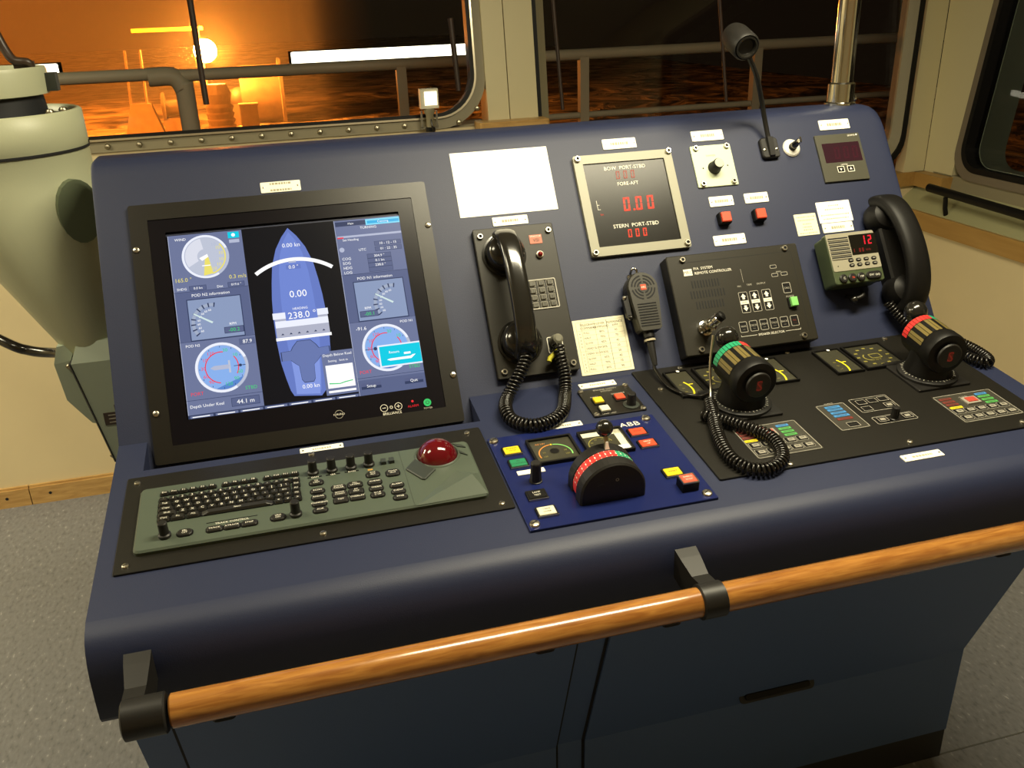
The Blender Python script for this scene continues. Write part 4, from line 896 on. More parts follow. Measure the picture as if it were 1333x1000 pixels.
# ================================================================== KEYBOARD PANEL
kb = thing('keyboard_panel', 'grey green keyboard panel with red trackball on a black plate', 'keyboard', FD(-.2010, -.2080))
kx, kd = .2010, .2080                                   # panel x,d -> local by adding these
b = MB(); b.plate(.0, -.0, 0, .0030, .5150, .2150, PANEL, .003, .0006); obj('base_plate', b, kb, 'black screwed-on plate')
screws(kb, [(-.4442 + kx, -.1161 + kd), (-.2007 + kx, -.3025 + kd), (-.4444 + kx, -.3013 + kd), (.0402 + kx, -.3032 + kd), (.0349 + kx, -.1137 + kd), (-.2007 + kx, -.1080 + kd)], .003, .0046)
b = MB(); b.plate(-.2045 + kx, -.2145 + kd, .002, .0100, .4640, .1430, HOUS, .008, .0025, 5); obj('housing', b, kb, 'grey green keyboard housing')
b = MB(); b.box(-.0762 + kx, -.215 + kd, .0101, .0006, .138, .0005, mat('housing_seam', (.05, .06, .045), .5)); obj('housing_joint', b, kb)
b = MB(); zt = .0097                                     # palm rest: a raised wedge at the front right
A_, B_, R_, C_, D_, E_ = [(x + kx, d + kd, z) for x, d, z in ((-.0745, -.2850, zt), (.0258, -.2838, zt), (.0126, -.2440, zt + .0085), (.0240, -.2330, zt), (-.0050, -.2180, zt), (-.0480, -.2580, zt))]
b.add([A_, B_, R_], [(0, 1, 2)], HOUS); b.add([B_, C_, R_], [(0, 1, 2)], HOUS); b.add([C_, D_, R_], [(0, 1, 2)], HOUS); b.add([D_, E_, R_], [(0, 1, 2)], HOUS); b.add([E_, A_, R_], [(0, 1, 2)], HOUS); obj('palm_rest', b, kb)
def key_mesh(name, w, h, r=.0018, hgt=.0042):
    b = MB(); b.plate(0, 0, 0, .0016, w + .0014, h + .0014, BLACK, r, 0, 2); b.loft([b.rr(0, 0, w, h, r, .0012, 2), b.rr(0, .0003, w * .82, h * .78, r, hgt, 2)], KEYM, smooth=False); return b.mesh(name)
K1 = key_mesh('key', .0106, .0092); KW = {}
lg = MB(); KZ = .0100
def key(x, d, w=.0106, t=None, h=.0092, sz=.0062, m=LEGEND, name='key'):
    k = (round(w, 4), round(h, 4))
    if k not in KW: KW[k] = key_mesh(name, w, h)
    obj(name, KW[k], kb, None, (x + kx, d + kd, KZ))
    if t: lg.text(t, x + kx, d + kd + .0003, KZ + .0045, sz, m)
for i, t in enumerate(('Esc', 'Prn', 'F1', 'F2', 'F3', 'F4')): key(-.4034 + i * .01256, -.1662, t=t, h=.0070, sz=.0050)
for i, t in enumerate(('F5', 'F6', 'F7', 'F8')): key(-.3221 + i * .01233, -.1662, t=t, h=.0070, sz=.0050)
for i, t in enumerate(('F9', 'F10', 'F11', 'F12')): key(-.2658 + i * .01263, -.1662, t=t, h=.0070, sz=.0050)
for i, t in enumerate('`1234567890-='): key(-.4043 + i * .01255, -.1815, t=t)
key(-.2400, -.1815, .0130, 'Bk', sz=.0044); key(-.2273, -.1810, .0095, 'Hm', sz=.0044)
key(-.4015, -.1928, .0165, 'Tab', sz=.0050)
for i, t in enumerate('QWERTYUIOP[]'): key(-.3860 + i * .01255, -.1928, t=t)
key(-.2410, -.1928, .0100, '\\'); key(-.2275, -.1931, .0100, 'Del', sz=.0044)
key(-.3998, -.2040, .0195, 'Caps', sz=.0050)
for i, t in enumerate("ASDFGHJKL;'"): key(-.3830 + i * .01255, -.2040, t=t)
key(-.2440, -.2040, .0170, 'Ent', sz=.0044); key(-.2283, -.2045, .0095, 'PU', sz=.0044)
key(-.3975, -.2152, .0240, 'Shift', sz=.0050)
for i, t in enumerate('ZXCVBNM,./'): key(-.3775 + i * .01255, -.2152, t=t)
key(-.2520, -.2152, .0105, '^'); key(-.2400, -.2152, .0105, '^'); key(-.2279, -.2158, .0100, 'PD', sz=.0044)
key(-.4015, -.2264, .0150, 'Ctrl', sz=.0050); key(-.3835, -.2264, .0175, 'Fn', sz=.0050); key(-.3640, -.2264, .0165, 'Alt', sz=.0050)
key(-.3070, -.2264, .0940, 'Space', sz=.0044); key(-.2530, -.2264, .0105, '<'); key(-.2405, -.2264, .0105, 'v'); key(-.2277, -.2267, .0100, '>')
def knob(x, d, r=.0060, h=.0215):
    b = MB(); b.lathe([(r * 1.35, KZ), (r * 1.35, KZ + .004), (r * 1.05, KZ + .0055), (r * 1.0, KZ + h), (r * .85, KZ + h + .001)], SATIN, x + kx, d + kd, 20); return obj('rotary_knob', b, kb)
for x, d in ((-.3982, -.2620), (-.2322, -.2620), (-.2023, -.1697), (-.1759, -.1703), (-.1487, -.1707), (-.1230, -.1703)): knob(x, d)
def pad(x, d, w, h, t, t2=None, r=.0045, hgt=.0032, name='function_key'):
    b = MB(); b.plate(x + kx, d + kd, KZ - .001, KZ + .0009, w + .0022, h + .0022, BLACK, r + .001, 0, 4); b.plate(x + kx, d + kd, KZ, KZ + hgt, w, h, KEYM, r, .0012, 4)
    z = KZ + hgt + .0002
    if t2: b.text(t, x + kx, d + kd + .0021, z, .0042, LEGEND); b.text(t2, x + kx, d + kd - .0021, z, .0042, LEGEND)
    else: b.text(t, x + kx, d + kd, z, .0046, LEGEND)
    return obj(name, b, kb)
pad(-.3736, -.2622, .0190, .0135, 'EBL', 'OFF', .006); pad(-.2555, -.2620, .0190, .0135, 'VRM', 'OFF', .006)
for x, t in ((-.3365, 'TRACK'), (-.3145, 'XTRACK'), (-.2925, 'STOP')): pad(x, -.2645, .0200, .0110, t, None, .0035)
b = MB(); b.rect(-.3472 + kx, -.2493 + kd, -.2818 + kx, -.2478 + kd, KZ + .0002, BLACK); b.text('TRACK CONTROL', -.3145 + kx, -.2520 + kd, KZ + .0002, .0052, LEGEND)
for x, t in ((-.2010, 'GAIN'), (-.1755, 'SEA'), (-.1490, 'RAIN')): b.rect(x - .010 + kx, -.1812 + kd, x + .010 + kx, -.1782 + kd, KZ + .0002, BLACK); b.text(t, x + kx, -.1800 + kd, KZ + .0004, .0046, LEGEND)
b.rect(-.1265 + kx, -.1845 + kd, -.1195 + kx, -.1812 + kd, KZ + .0003, em('amber_lamp', (.9, .45, .08)))
obj('panel_legend', b, kb)
for d, t, t2 in ((-.1953, 'TX', 'STBY'), (-.2161, 'ECDIS', None), (-.2315, 'RADAR', None), (-.2465, 'CONNING', None), (-.2612, 'AUX', None)): pad(-.2000, d, .0185, .0118 if t2 else .0110, t, t2)
for d, t, t2 in ((-.2165, 'SHOW', 'RADAR'), (-.2320, 'SHOW', 'CHART'), (-.2462, 'TGT', None)): pad(-.1712, d, .0190, .0122, t, t2, .0030)
for d, t, t2 in ((-.2150, 'ALL', 'LAYERS'), (-.2308, 'BT', 'DISP'), (-.2455, 'OVERLAY', None)): pad(-.1486, d, .0195, .0122, t, t2, .0030)
for d, t, t2 in ((-.1968, 'ENT', 'ALT'), (-.2163, 'AHEAD', None), (-.2315, 'TM/RM', None), (-.2468, 'N UP', 'C UP')): pad(-.1210, d, .0185, .0122, t, t2)
for x, d, t, t2 in ((-.0932, -.2005, 'ZOOM', 'OUT'), (-.0924, -.2318, 'ALARM', None), (-.0924, -.2470, 'EVENT', None), (-.0920, -.2612, 'MOB', None)): pad(x, d, .0185, .0150 if t == 'ZOOM' else .0112, t, t2)
for x in (-.1021, -.0903):
    b = MB(); b.box(x + kx, -.1709 + kd, KZ + .0025, .0072, .0095, .0055, DGREY); obj('rocker_switch', b, kb)
obj('key_legend', lg, kb, 'white key lettering')
b = MB(); b.lathe([(.0345, KZ - .001), (.0330, KZ + .0014), (.0312, KZ + .0026), (.0300, KZ + .001)], HOUS, -.0235 + kx, -.1720 + kd, 36, cap0=False, cap1=False); obj('ball_socket', b, kb)
b = MB(); b.sphere(-.0235 + kx, -.1720 + kd, KZ - .0058, .0302, BALLRED, 36, 18); obj('trackball', b, kb, 'glossy dark red trackball')
b = MB(); P_ = [(-.0572, -.1760), (-.0500, -.1860), (-.0420, -.2010), (-.0330, -.2095), (-.0518, -.2300), (-.0560, -.2280), (-.0735, -.1985), (-.0725, -.1950)]
b.loft([[(x + kx, d + kd, KZ - .001) for x, d in P_], [(x + kx, d + kd, KZ + .002) for x, d in P_], [(-.0530 + (x + .0530) * .92 + kx, -.2040 + (d + .2040) * .92 + kd, KZ + .0032) for x, d in P_]], DGREY, smooth=False); obj('trackball_button', b, kb, 'dark grey button left of the ball')
for pts in (((.0040, -.1480), (.0170, -.1560), (.0215, -.1640), (.0100, -.1585)), ((.0060, -.1660), (.0120, -.1720), (.0195, -.1850), (.0095, -.1760))):
    b = MB(); b.loft([[(x + kx, d + kd, KZ - .001) for x, d in pts], [(x + kx, d + kd, KZ + .0015) for x, d in pts]], DGREY, smooth=False); obj('trackball_button', b, kb, 'slim dark grey button right of the ball')

# ================================================================== SMALL BLACK PANEL
sp = thing('backup_panel', 'small black square panel with yellow, red and white lights and knob', 'panel', FD(.2850, -.0790))
b = MB(); b.plate(0, 0, 0, .0030, .0895, .0850, PANEL, .002, .0006); b.text('ENGINE SAFETY', .002, .0375, .0032, .0058, LEGD); b.text('SYSTEM', .002, .0310, .0032, .0058, LEGD); b.text('RESET', -.024, .0165, .0032, .0052, LEGD); b.text('OVERRIDE', .018, .0185, .0032, .0052, LEGD); b.text('LAMP TEST', -.018, -.0385, .0032, .0050, LEGD); obj('plate', b, sp)
screws(sp, [(-.0405, .0385), (.0395, .0395), (.0400, -.0385), (-.0395, -.0385)], .003, .0050)
for x, d, m_, l in ((-.0228, .0003, YEL, 'yellow indicator'), (-.0220, -.0273, WHB, 'white indicator'), (.0150, .0020, RED, 'red indicator')):
    b = MB(); b.plate(x, d, .003, .0050, .0195, .0195, BLACK, .001, .0004); b.plate(x, d, .0045, .0085, .0155, .0155, m_, .001, .001); obj('indicator_button', b, sp, l)
b = MB(); b.lathe([(.0135, .003), (.0135, .0045), (.0095, .0050)], DGREY, .0250, -.0235, 24); b.lathe([(.0080, .005), (.0075, .008), (.0068, .024), (.0055, .0255)], SATIN, .0250, -.0235, 20); obj('rotary_knob', b, sp)

# ================================================================== BLUE CONTROL PANEL WITH LEVER
ab_ = thing('propulsion_panel', 'blue propulsion control plate with red and green scaled lever', 'control panel', FD(.1950, -.2563))
ax, ad = -.1950, .2563
b = MB(); b.plate(0, -.0, 0, .0040, .2700, .2320, ABBLUE, .001, .0006); b.text('ABB', .2838 + ax, -.1593 + ad, .0043, .0165, LEGEND, 'C', 0, 1.15); obj('plate', b, ab_)
screws(ab_, [(.0680 + ax, -.1500 + ad), (.3150 + ax, -.1510 + ad), (.3185 + ax, -.3600 + ad), (.0695 + ax, -.3610 + ad)], .004, .0075)
def lit(x, d, m_, t, t2=None, ht=.0085, tm=INK, label=None):
    b = MB(); b.frame(x + ax, d + ad, .004, .0068, .0285, .0225, .0022, BLACK, .001, .0005); b.box(x + ax, d + ad - .0108, .0055, .0285, .0010, .0035, STEEL)
    b.plate(x + ax, d + ad, .004, ht, .0238, .0178, m_, .001, .0010)
    if t2: b.text(t, x + ax, d + ad + .003, ht + .0002, .0046, tm); b.text(t2, x + ax, d + ad - .003, ht + .0002, .0046, tm)
    else: b.text(t, x + ax, d + ad, ht + .0002, .0052, tm)
    return obj('push_button', b, ab_, label)
lit(.0868, -.1850, YEL, 'BUZZER', 'STOP', label='yellow button'); lit(.0872, -.2195, GRN, 'IN', 'CONTROL', label='green button'); lit(.0905, -.3010, BLACK, 'LAMP', 'TEST', tm=LEGEND, label='black button')
lit(.0925, -.3405, WHB, 'TAKE', 'OVER', label='white button'); lit(.2860, -.1870, RED, 'STOP', label='upper red button'); lit(.2885, -.2215, RED, 'BACK', 'UP', tm=LEGEND, label='lower red button'); lit(.2930, -.3020, YEL, 'RESET', label='yellow button on the right')
b = MB(); x, d = .2988 + ax, -.3385 + ad; b.plate(x, d, .004, .0180, .0245, .0225, BLACK, .001, .0008); b.frame(x, d, .0165, .0195, .0240, .0220, .0012, STEEL, .001); b.plate(x, d, .0175, .0200, .0210, .0190, mat('pale_red_button', (.55, .10, .06), .35), .001, .0008); b.text('EMERG', x, d + .003, .0203, .0044, LEGEND); b.text('STOP', x, d - .003, .0203, .0044, LEGEND); obj('guarded_button', b, ab_, 'raised pale red button')
for gx, lbl, kind in ((.1475, 'rpm gauge with orange and green arc', 0), (.2290, 'gauge with white corner mask', 1)):
    x, d = gx + ax, -.2003 + ad
    b = MB(); b.frame(x, d, .004, .0100, .0710, .0660, .0035, BLACK, .001); b.plate(x, d, .004, .0065, .0650, .0600, GAUGEF, .001, 0)
    if kind == 0:
        b.ring(x, d - .010, .0068, .0240, .0258, ORNG, 95, 195, 18); b.ring(x, d - .010, .0068, .0240, .0258, LGRN, -15, 85, 18); b.rect(x - .0015, d + .0135, x + .0010, d + .0165, .0069, YEL)
        for a, t in ((160, '50'), (195, '100'), (20, '50'), (-12, '100'), (265, 'rpm')):
            q = math.radians(a); b.text(t, x + .0175 * math.cos(q), d - .010 + .0175 * math.sin(q), .0068, .0048, DYEL)
        b.disc(x, d - .003, .0069, .0070, BLACK, 18); b.text('AZ kW', x - .016, d + .020, .0068, .0050, ORNG)
    else:
        b.rect(x - .032, d + .018, x + .032, d + .0295, .0068, WHB); b.rect(x + .020, d - .0295, x + .032, d + .0295, .0068, WHB); b.rect(x + .005, d - .0290, x + .032, d - .0145, .0069, PAPER)
        b.ring(x - .008, d - .006, .0068, .0190, .0205, DYEL, 20, 200, 18)
        for a in (30, 70, 110, 150, 190): q = math.radians(a); b.text('20', x - .008 + .0155 * math.cos(q), d - .006 + .0155 * math.sin(q), .0068, .0045, DYEL)
    obj('gauge', b, ab_, lbl)
b = MB(); b.plate(.0995 + ax, -.2425 + ad, .004, .0052, .0410, .0105, WHITE, .001, .0003); obj('name_tag', b, ab_, 'small white tag behind the knob'); 
b = MB(); b.lathe([(.0098, .004), (.0098, .0055), (.0085, .006), (.0080, .020), (.0076, .0340), (.0066, .0355)], SATIN, .0995 + ax, -.2660 + ad, 10, False); obj('rotary_knob', b, ab_, 'black fluted knob')
# half-drum lever
LX = .1880 + ax
def arch(r, y, nc=.0165, base=.004, n=22):
    pts = [(LX + r, y + ad, base)]
    for i in range(n + 1):
        a = PI * i / n; pts.append((LX + r * math.cos(a), y + ad, nc + r * math.sin(a)))
    return pts + [(LX - r, y + ad, base)]
b = MB()
b.loft([arch(.0450, -.3400), arch(.0475, -.3375), arch(.0475, -.3200), arch(.0462, -.3188)], SATIN, smooth=False)
b.loft([arch(.0462, -.3045), arch(.0475, -.3030), arch(.0475, -.2870), arch(.0445, -.2835)], SATIN, smooth=False)
obj('lever_housing', b, ab_, 'black half-round lever housing')
b = MB(); b.M = Matrix.Translation((LX, -.3402 + ad, .0165)) @ Matrix.Rotation(PI / 2, 4, 'X')
b.ring(.004, .022, .0003, .0016, .0024, LEGD); b.ring(-.018, .012, .0003, .0060, .0068, DGREY, 60, 150, 10); obj('housing_mark', b, ab_)
b = MB(); n = 26
for i in range(n):
    a0, a1 = PI * (1.06 - 1.12 * i / n), PI * (1.06 - 1.12 * (i + 1) / n); m_ = SCRED if (i + .5) / n < .56 else SCGRN
    p = lambda a, y: (LX + .0464 * math.cos(a), y + ad, .0165 + .0464 * math.sin(a)); b.add([p(a0, -.3192), p(a1, -.3192), p(a1, -.3042), p(a0, -.3042)], [(0, 1, 2, 3)], m_, True)
for i in range(1, 19):
    a = PI * (1.0 - i / 19); R_ = .0466
    for (ya, yb, da) in ((-.3188, -.3170, .010), (-.3064, -.3046, .010), (-.3135, -.3095, .018)):
        if da > .02 and i % 2: continue
        q = lambda a_, y: (LX + R_ * math.cos(a_), y + ad, .0165 + R_ * math.sin(a_)); b.add([q(a - da, ya), q(a + da, ya), q(a + da, yb), q(a - da, yb)], [(0, 3, 2, 1)], LEGEND)
obj('scale_band', b, ab_, 'red and green scale band')
b = MB(); b.tube([(LX + .002, -.300 + ad, .060), (LX + .003, -.297 + ad, .070), (LX + .003, -.290 + ad, .085)], .0035, mat('lever_metal', (.34, .30, .20), .3, .8), 8); b.loft([[(LX - .001, -.3035 + ad, .062), (LX + .006, -.3035 + ad, .062), (LX + .006, -.3025 + ad, .062), (LX - .001, -.3025 + ad, .062)], [(LX + .001, -.300 + ad, .074), (LX + .004, -.300 + ad, .074), (LX + .004, -.299 + ad, .074), (LX + .001, -.299 + ad, .074)]], LEGEND, smooth=False); obj('lever', b, ab_)
b = MB(); b.sphere(LX + .0030, -.2870 + ad, .0885, .0122, GLOSS, 22, 14); obj('ball_knob', b, ab_, 'black ball grip')

# ================================================================== RIGHT THRUSTER PANEL
tp = thing('thruster_panel', 'wide black panel with two azimuth levers, gauges and lit keys', 'control panel', FD(.6400, -.1660))
tx, td = -.6400, .1660
b = MB(); b.plate(.0, .0, 0, .0035, .5760, .3350, PANEL, .003, .0006); obj('plate', b, tp)
screws(tp, [(.4390 + tx, -.0085 + td), (.6480 + tx, -.0062 + td), (.8496 + tx, -.0062 + td), (.3762 + tx, -.0690 + td), (.4670 + tx, -.3255 + td), (.6712 + tx, -.3220 + td), (.8760 + tx, -.3205 + td)], .0035, .0050)
def edge_gauge(x0, x1, label):
    xc, w_ = (x0 + x1) / 2 + tx, x1 - x0; d = -.0658 + td
    b = MB(); b.frame(xc, d, .0035, .0085, w_, .0860, .0030, BLACK, .001); b.plate(xc, d, .0035, .0060, w_ - .006, .0800, GAUGEF, .001, 0)
    b.ring(xc - .0400, d - .0170, .0063, .0432, .0462, YELLEG, -30, 29, 16); b.rect(xc + .0020, d - .0060, xc + .0125, d - .0032, .0064, YELLEG)
    for i in range(3): b.text('020'[i] + '0', xc - .0095, d - .003 - i * .012, .0063, .0052, DYEL)
    b.disc(xc + .004, d + .0385, .0088, .0030, PAPER, 12); return obj('edge_gauge', b, tp, label)
edge_gauge(.3985, .4440, 'slim yellow arc gauge at the far left'); edge_gauge(.5680, .6135, 'slim yellow arc gauge right of the left lever'); edge_gauge(.6865, .7395, 'slim yellow arc gauge near the middle')
for xc, label in ((.4920, 'square azimuth gauge behind the left lever'), (.7840, 'square azimuth gauge left of the right lever')):
    x, d = xc + tx, -.0650 + td; b = MB(); b.frame(x, d, .0035, .0090, .0790, .0860, .0035, BLACK, .001); b.plate(x, d, .0035, .0060, .0720, .0790, mat('azimuth_face', (.035, .033, .022), .25), .001, 0)
    for a in range(0, 360, 30): q = math.radians(a); b.rect(x + .029 * math.cos(q) - .0032, d + .030 * math.sin(q) - .002, x + .029 * math.cos(q) + .0032, d + .030 * math.sin(q) + .002, .0063, DYEL)
    b.outline(x + .004, d, .0063, .022, .016, .0018, DYEL, .003); b.ring(x - .008, d - .002, .0063, .010, .0125, DYEL, 120, 260, 12); b.text('60 30 0', x - .002, d - .013, .0063, .0062, DYEL); obj('azimuth_gauge', b, tp, label)
def azimuth_lever(cx, cd, flip, yaw, side):
    x, d = cx + tx, cd + td
    b = MB(); b.plate(x, d + .003, .0035, .0085, .1000, .1020, SATIN, .002, .0012); b.lathe([(.0490, .0085), (.0490, .0130), (.0460, .0145), (.0385, .0148)], SATIN, x, d, 40)
    b.sphere(x, d - .0455, .0085, .0020, LEGEND, 8, 5, 0); obj('lever_base', b, tp, side + ' lever base')
    b = MB()
    for i in range(40):
        q = 2 * PI * i / 40; r0, r1 = .0400, .0445 if i % 5 == 0 else .0425
        b.poly([(x + r * math.cos(q + e_), d + r * math.sin(q + e_)) for r, e_ in ((r0, -.012), (r1, -.012), (r1, .012), (r0, .012))], LEGEND, .0150)
    obj('degree_ring', b, tp)
    Mz = Matrix.Translation((x, d, 0)) @ Matrix.Rotation(yaw, 4, 'Z')
    b = MB(); b.M = Mz; b.lathe([(.0385, .0145), (.0380, .022), (.0345, .034), (.0330, .055)], BLACK, 0, 0, 28)
    b.M = Mz @ Matrix.Translation((0, 0, .0640)) @ Matrix.Rotation(PI / 2, 4, 'X')
    b.lathe([(.0290, -.046), (.0335, -.043), (.0345, -.030), (.0345, .015), (.0358, .017), (.0360, .035), (.0340, .039), (.0250, .040)], BLACK, 0, 0, 40); b.lathe([(.0215, .0440), (.0205, .0470), (.0190, .0475)], SATIN, 0, 0, 30); obj('lever_drum', b, tp, side + ' black lever drum')
    b = MB(); b.M = Mz @ Matrix.Translation((0, 0, .0640)) @ Matrix.Rotation(PI / 2, 4, 'X')
    b.text('S', 0, 0, .0477, .0250, mat('dark_red_print', (.42, .030, .022), .5)); b.rect(-.0045, -.0085, .0045, .0085, .0476, mat('dark_red_emblem', (.16, .014, .012), .5)); obj('drum_emblem', b, tp, 'dark red emblem on the drum face')
    b = MB(); b.M = Mz @ Matrix.Translation((0, 0, .0640)) @ Matrix.Rotation(PI / 2, 4, 'X'); n = 18
    for i in range(n):
        a0, a1 = math.radians(178 - 176 * i / n), math.radians(178 - 176 * (i + .86) / n)
        f_ = (i + .5) / n; m_ = (SCGRN if f_ < .56 else SCRED) if not flip else (SCRED if f_ < .56 else SCGRN)
        for (za, zb, mm) in ((-.040, -.026, m_), (-.0245, .014, GOLD if i % 3 else BLACK)):
            pr = lambda a, z: (.0352 * math.cos(a), .0352 * math.sin(a), z); b.add([pr(a0, za), pr(a1, za), pr(a1, zb), pr(a0, zb)], [(0, 3, 2, 1)], mm, True)
    obj('scale_band', b, tp, side + ' lever scale in green, red and amber')
    b = MB(); b.M = Mz; b.tube([(-.001, .046, .066), (-.001, .054, .076), (-.001, .060, .084)], .0055, SATIN, 10); obj('lever', b, tp)
    b = MB(); b.M = Mz; b.sphere(-.0010, .0650, .0940, .0192, GLOSS, 24, 16); obj('ball_knob', b, tp, side + ' black ball grip')
azimuth_lever(.4785, -.1520, False, .0, 'left'); azimuth_lever(.8300, -.1500, True, -.10, 'right')
def keygroup(cx, cd, w, h, reds):
    x, d = cx + tx, cd + td
    b = MB(); b.plate(x, d, .0035, .0042, w, h, mat('membrane_dark', (.040, .037, .028), .4), .003, .0002); b.outline(x, d, .0044, w - .003, h - .003, .0008, LEGD, .003); obj('key_pad', b, tp)
    def lbl(lx, ld, ww, hh, m_, nm='legend_strip'):
        if nm == 'membrane_key' and m_ is GREYK:
            b = MB(); b.plate(lx + tx, ld + td, .0042, .0054, ww, hh, BLACK, .0015, .0005); b.outline(lx + tx, ld + td, .0046, ww + .0016, hh + .0016, .0006, LEGD, .002); b.plate(lx + tx + .001, ld + td - .0004, .0050, .0058, ww * .66, hh * .62, GREYK, .0006, .0002); b.rect(lx + tx - ww * .15, ld + td - .0010, lx + tx + ww * .22, ld + td + .0006, .0059, INK); return obj(nm, b, tp)
        b = MB(); b.plate(lx + tx, ld + td, .0042, .0050, ww, hh, m_, .0005, .0002); b.rect(lx + tx - ww * .35, ld + td - .0006, lx + tx + ww * .35, ld + td + .0006, .0051, INK); return obj(nm, b, tp)
    return lbl
l1 = keygroup(.4830, -.2600, .1090, .0860, 0)
for d, m_ in ((-.2288, BLUB), (-.2372, GRNL), (-.2460, GRNL), (-.2550, GRNL)): l1(.5095, d, .0210, .0058, m_)
for d, m_ in ((-.2300, REDD), (-.2385, REDD), (-.2470, REDD), (-.2560, YEL)): l1(.4420, d, .0210, .0058, m_)
for r_ in range(2):
    for c_ in range(5): l1(.4415 + c_ * .0198, -.2685 - r_ * .0190, .0162, .0120, GREYK, 'membrane_key')
l3 = keygroup(.8435, -.2585, .1110, .0830, 1)
for d, m_ in ((-.2288, BLUB), (-.2369, GRNL), (-.2462, GRNL), (-.2553, GRNL)): l3(.8735, d, .0215, .0058, m_)
for d, m_ in ((-.2295, REDD), (-.2385, REDD), (-.2471, REDD), (-.2566, YEL)): l3(.8055, d, .0225, .0058, m_)
for r_, d in ((0, -.2676), (1, -.2868)):
    for c_ in range(5): l3(.8020 + c_ * .0206, d, .0165, .0120, GREYK, 'membrane_key')
for cx_, cd_, s_ in ((.4780, -.2440, 'left'), (.8428, -.2440, 'right')):
    b = MB(); b.plate(cx_ + tx, cd_ + td, .0042, .0072, .0260, .0200, GREYK, .001, .0008); b.plate(cx_ + tx, cd_ + td, .0070, .0085, .0180, .0135, mat('dull_red_button', (.42, .06, .04), .35), .001, .0006); obj('square_button', b, tp, s_ + ' dull red square button in grey surround')
    b = MB(); b.text('IN CMD', cx_ + tx - .004, cd_ + .0145 + td, .0046, .0048, LEGD); obj('legend', b, tp)
b = MB(); b.plate(.6160 + tx, -.2295 + td, .0035, .0042, .0525, .0780, MATS['membrane_dark'], .003, .0002); b.outline(.6160 + tx, -.2295 + td, .0044, .0500, .0755, .0008, LEGD, .003); b.text('ALARMS', .6160 + tx, -.1890 + td, .0044, .0044, LEGD); obj('key_pad', b, tp)
for d, m_ in ((-.2010, BLUB), (-.2092, BLUB), (-.2185, BLUB), (-.2275, BLUB), (-.2371, REDD)): l1(.6155, d, .0270, .0062, m_)
l1(.6180, -.2560, .0185, .0120, BLACK, 'membrane_key')
b = MB(); b.outline(.6178 + tx, -.2560 + td, .0052, .0200, .0135, .0008, LEGD, .002); b.outline(.6872 + tx, -.2085 + td, .0044, .0690, .0420, .0008, LEGD, .003); b.outline(.6920 + tx, -.2565 + td, .0044, .0720, .0215, .0008, LEGD, .003); obj('pad_outline', b, tp)
for (x, d, m_) in ((.6687, -.2008, BLACK), (.6891, -.2000, BLACK), (.7090, -.1995, BLACK), (.7084, -.2190, GREYK), (.6665, -.2205, BLACK), (.6702, -.2560, GREYK), (.7150, -.2560, GREYK)):
    b = MB(); b.plate(x + tx, d + td, .0035, .0052, .0165, .0130, BLACK, .0015, .0004); b.outline(x + tx, d + td, .0054, .0168, .0132, .0007, LEGD, .0015)
    if m_ is GREYK: b.rect(x + tx - .0045, d + td - .003, x + tx + .0045, d + td + .003, .0055, GREYK)
    obj('membrane_key', b, tp)
b = MB(); b.lathe([(.0078, .0035), (.0078, .006), (.0062, .007), (.0060, .0255), (.0050, .0265)], SATIN, .6885 + tx, -.2590 + td, 12, False); b.box(.6885 + tx, -.2590 + td, .018, .003, .0145, .016, SATIN); obj('rotary_knob', b, tp, 'black pointer knob')

# ================================================================== THINGS ROUND THE CONSOLE
pole = thing('chrome_pole', 'tall chrome pole rising from the console top at the right', 'pole', Matrix.Translation((.9190, .309, 1.2505)))
b = MB(); b.lathe([(.0210, .0), (.0210, .945)], CHROME, seg=32); obj('tube', b, pole)
b = MB(); b.lathe([(.0260, 0), (.0260, .040), (.0215, .043)], CHROME, seg=32); b.lathe([(.0300, 0), (.0300, .004), (.0262, .006)], CHROME, seg=32); obj('collar', b, pole)
b = MB(); b.M = Matrix.Translation((.026, 0, .010)) @ Matrix.Rotation(PI / 2, 4, 'Y'); b.lathe([(.0035, 0), (.0035, .004), (.0060, .005), (.0060, .008), (.004, .0095)], CHROME, seg=14); obj('clamp_screw', b, pole)

# repeater stand at the left
PX, PY = -.655, .46
pel = thing('compass_repeater', 'sage green compass repeater stand with bolted collar left of the console', 'compass', Matrix.Translation((PX, PY, .90)))
b = MB()
def rg2(cx, cy, r, z, n=40, ry=None): return [(cx + r * math.cos(2 * PI * i / n), cy + (ry or r) * math.sin(2 * PI * i / n), z - .90) for i in range(n)]
rings = [rg2(0, 0, .132, 1.300), rg2(0, 0, .1335, 1.318), rg2(0, 0, .140, 1.319), rg2(0, 0, .1445, 1.316), rg2(0, 0, .1455, 1.262), rg2(0, 0, .144, 1.260), rg2(0, 0, .145, 1.205), rg2(.003, -.002, .142, 1.190), rg2(.100, -.098, .047, .905), rg2(.103, -.100, .040, .898)]
b.loft(rings[::-1], SEA, True, False, True); obj('stand_body', b, pel)
b = MB(); b.lathe([(.088, .450), (.092, .4065), (.1335, .4065)], PLINTH, seg=44, cap0=False, cap1=False); b.lathe([(.1461, .352), (.1466, .354), (.1461, .357)], GROOVE, seg=48, cap0=False, cap1=False); obj('collar_gap', b, pel, 'dark gap inside the collar')
b = MB(); b.lathe([(.090, .444), (.1000, .446), (.1020, .484), (.1000, .490), (.088, .490), (.085, .476), (.001, .474)], SEA, seg=44, cap0=False, cap1=False); obj('bowl', b, pel, 'sage green compass bowl')
b = MB(); b.lathe([(.085, .4785), (.001, .4775)], mat('compass_card', (.020, .016, .012), .3), seg=36, cap0=False, cap1=False); b.ring(0, 0, .4792, .055, .070, LEGD, seg=40); obj('compass_card', b, pel, 'dark compass card')
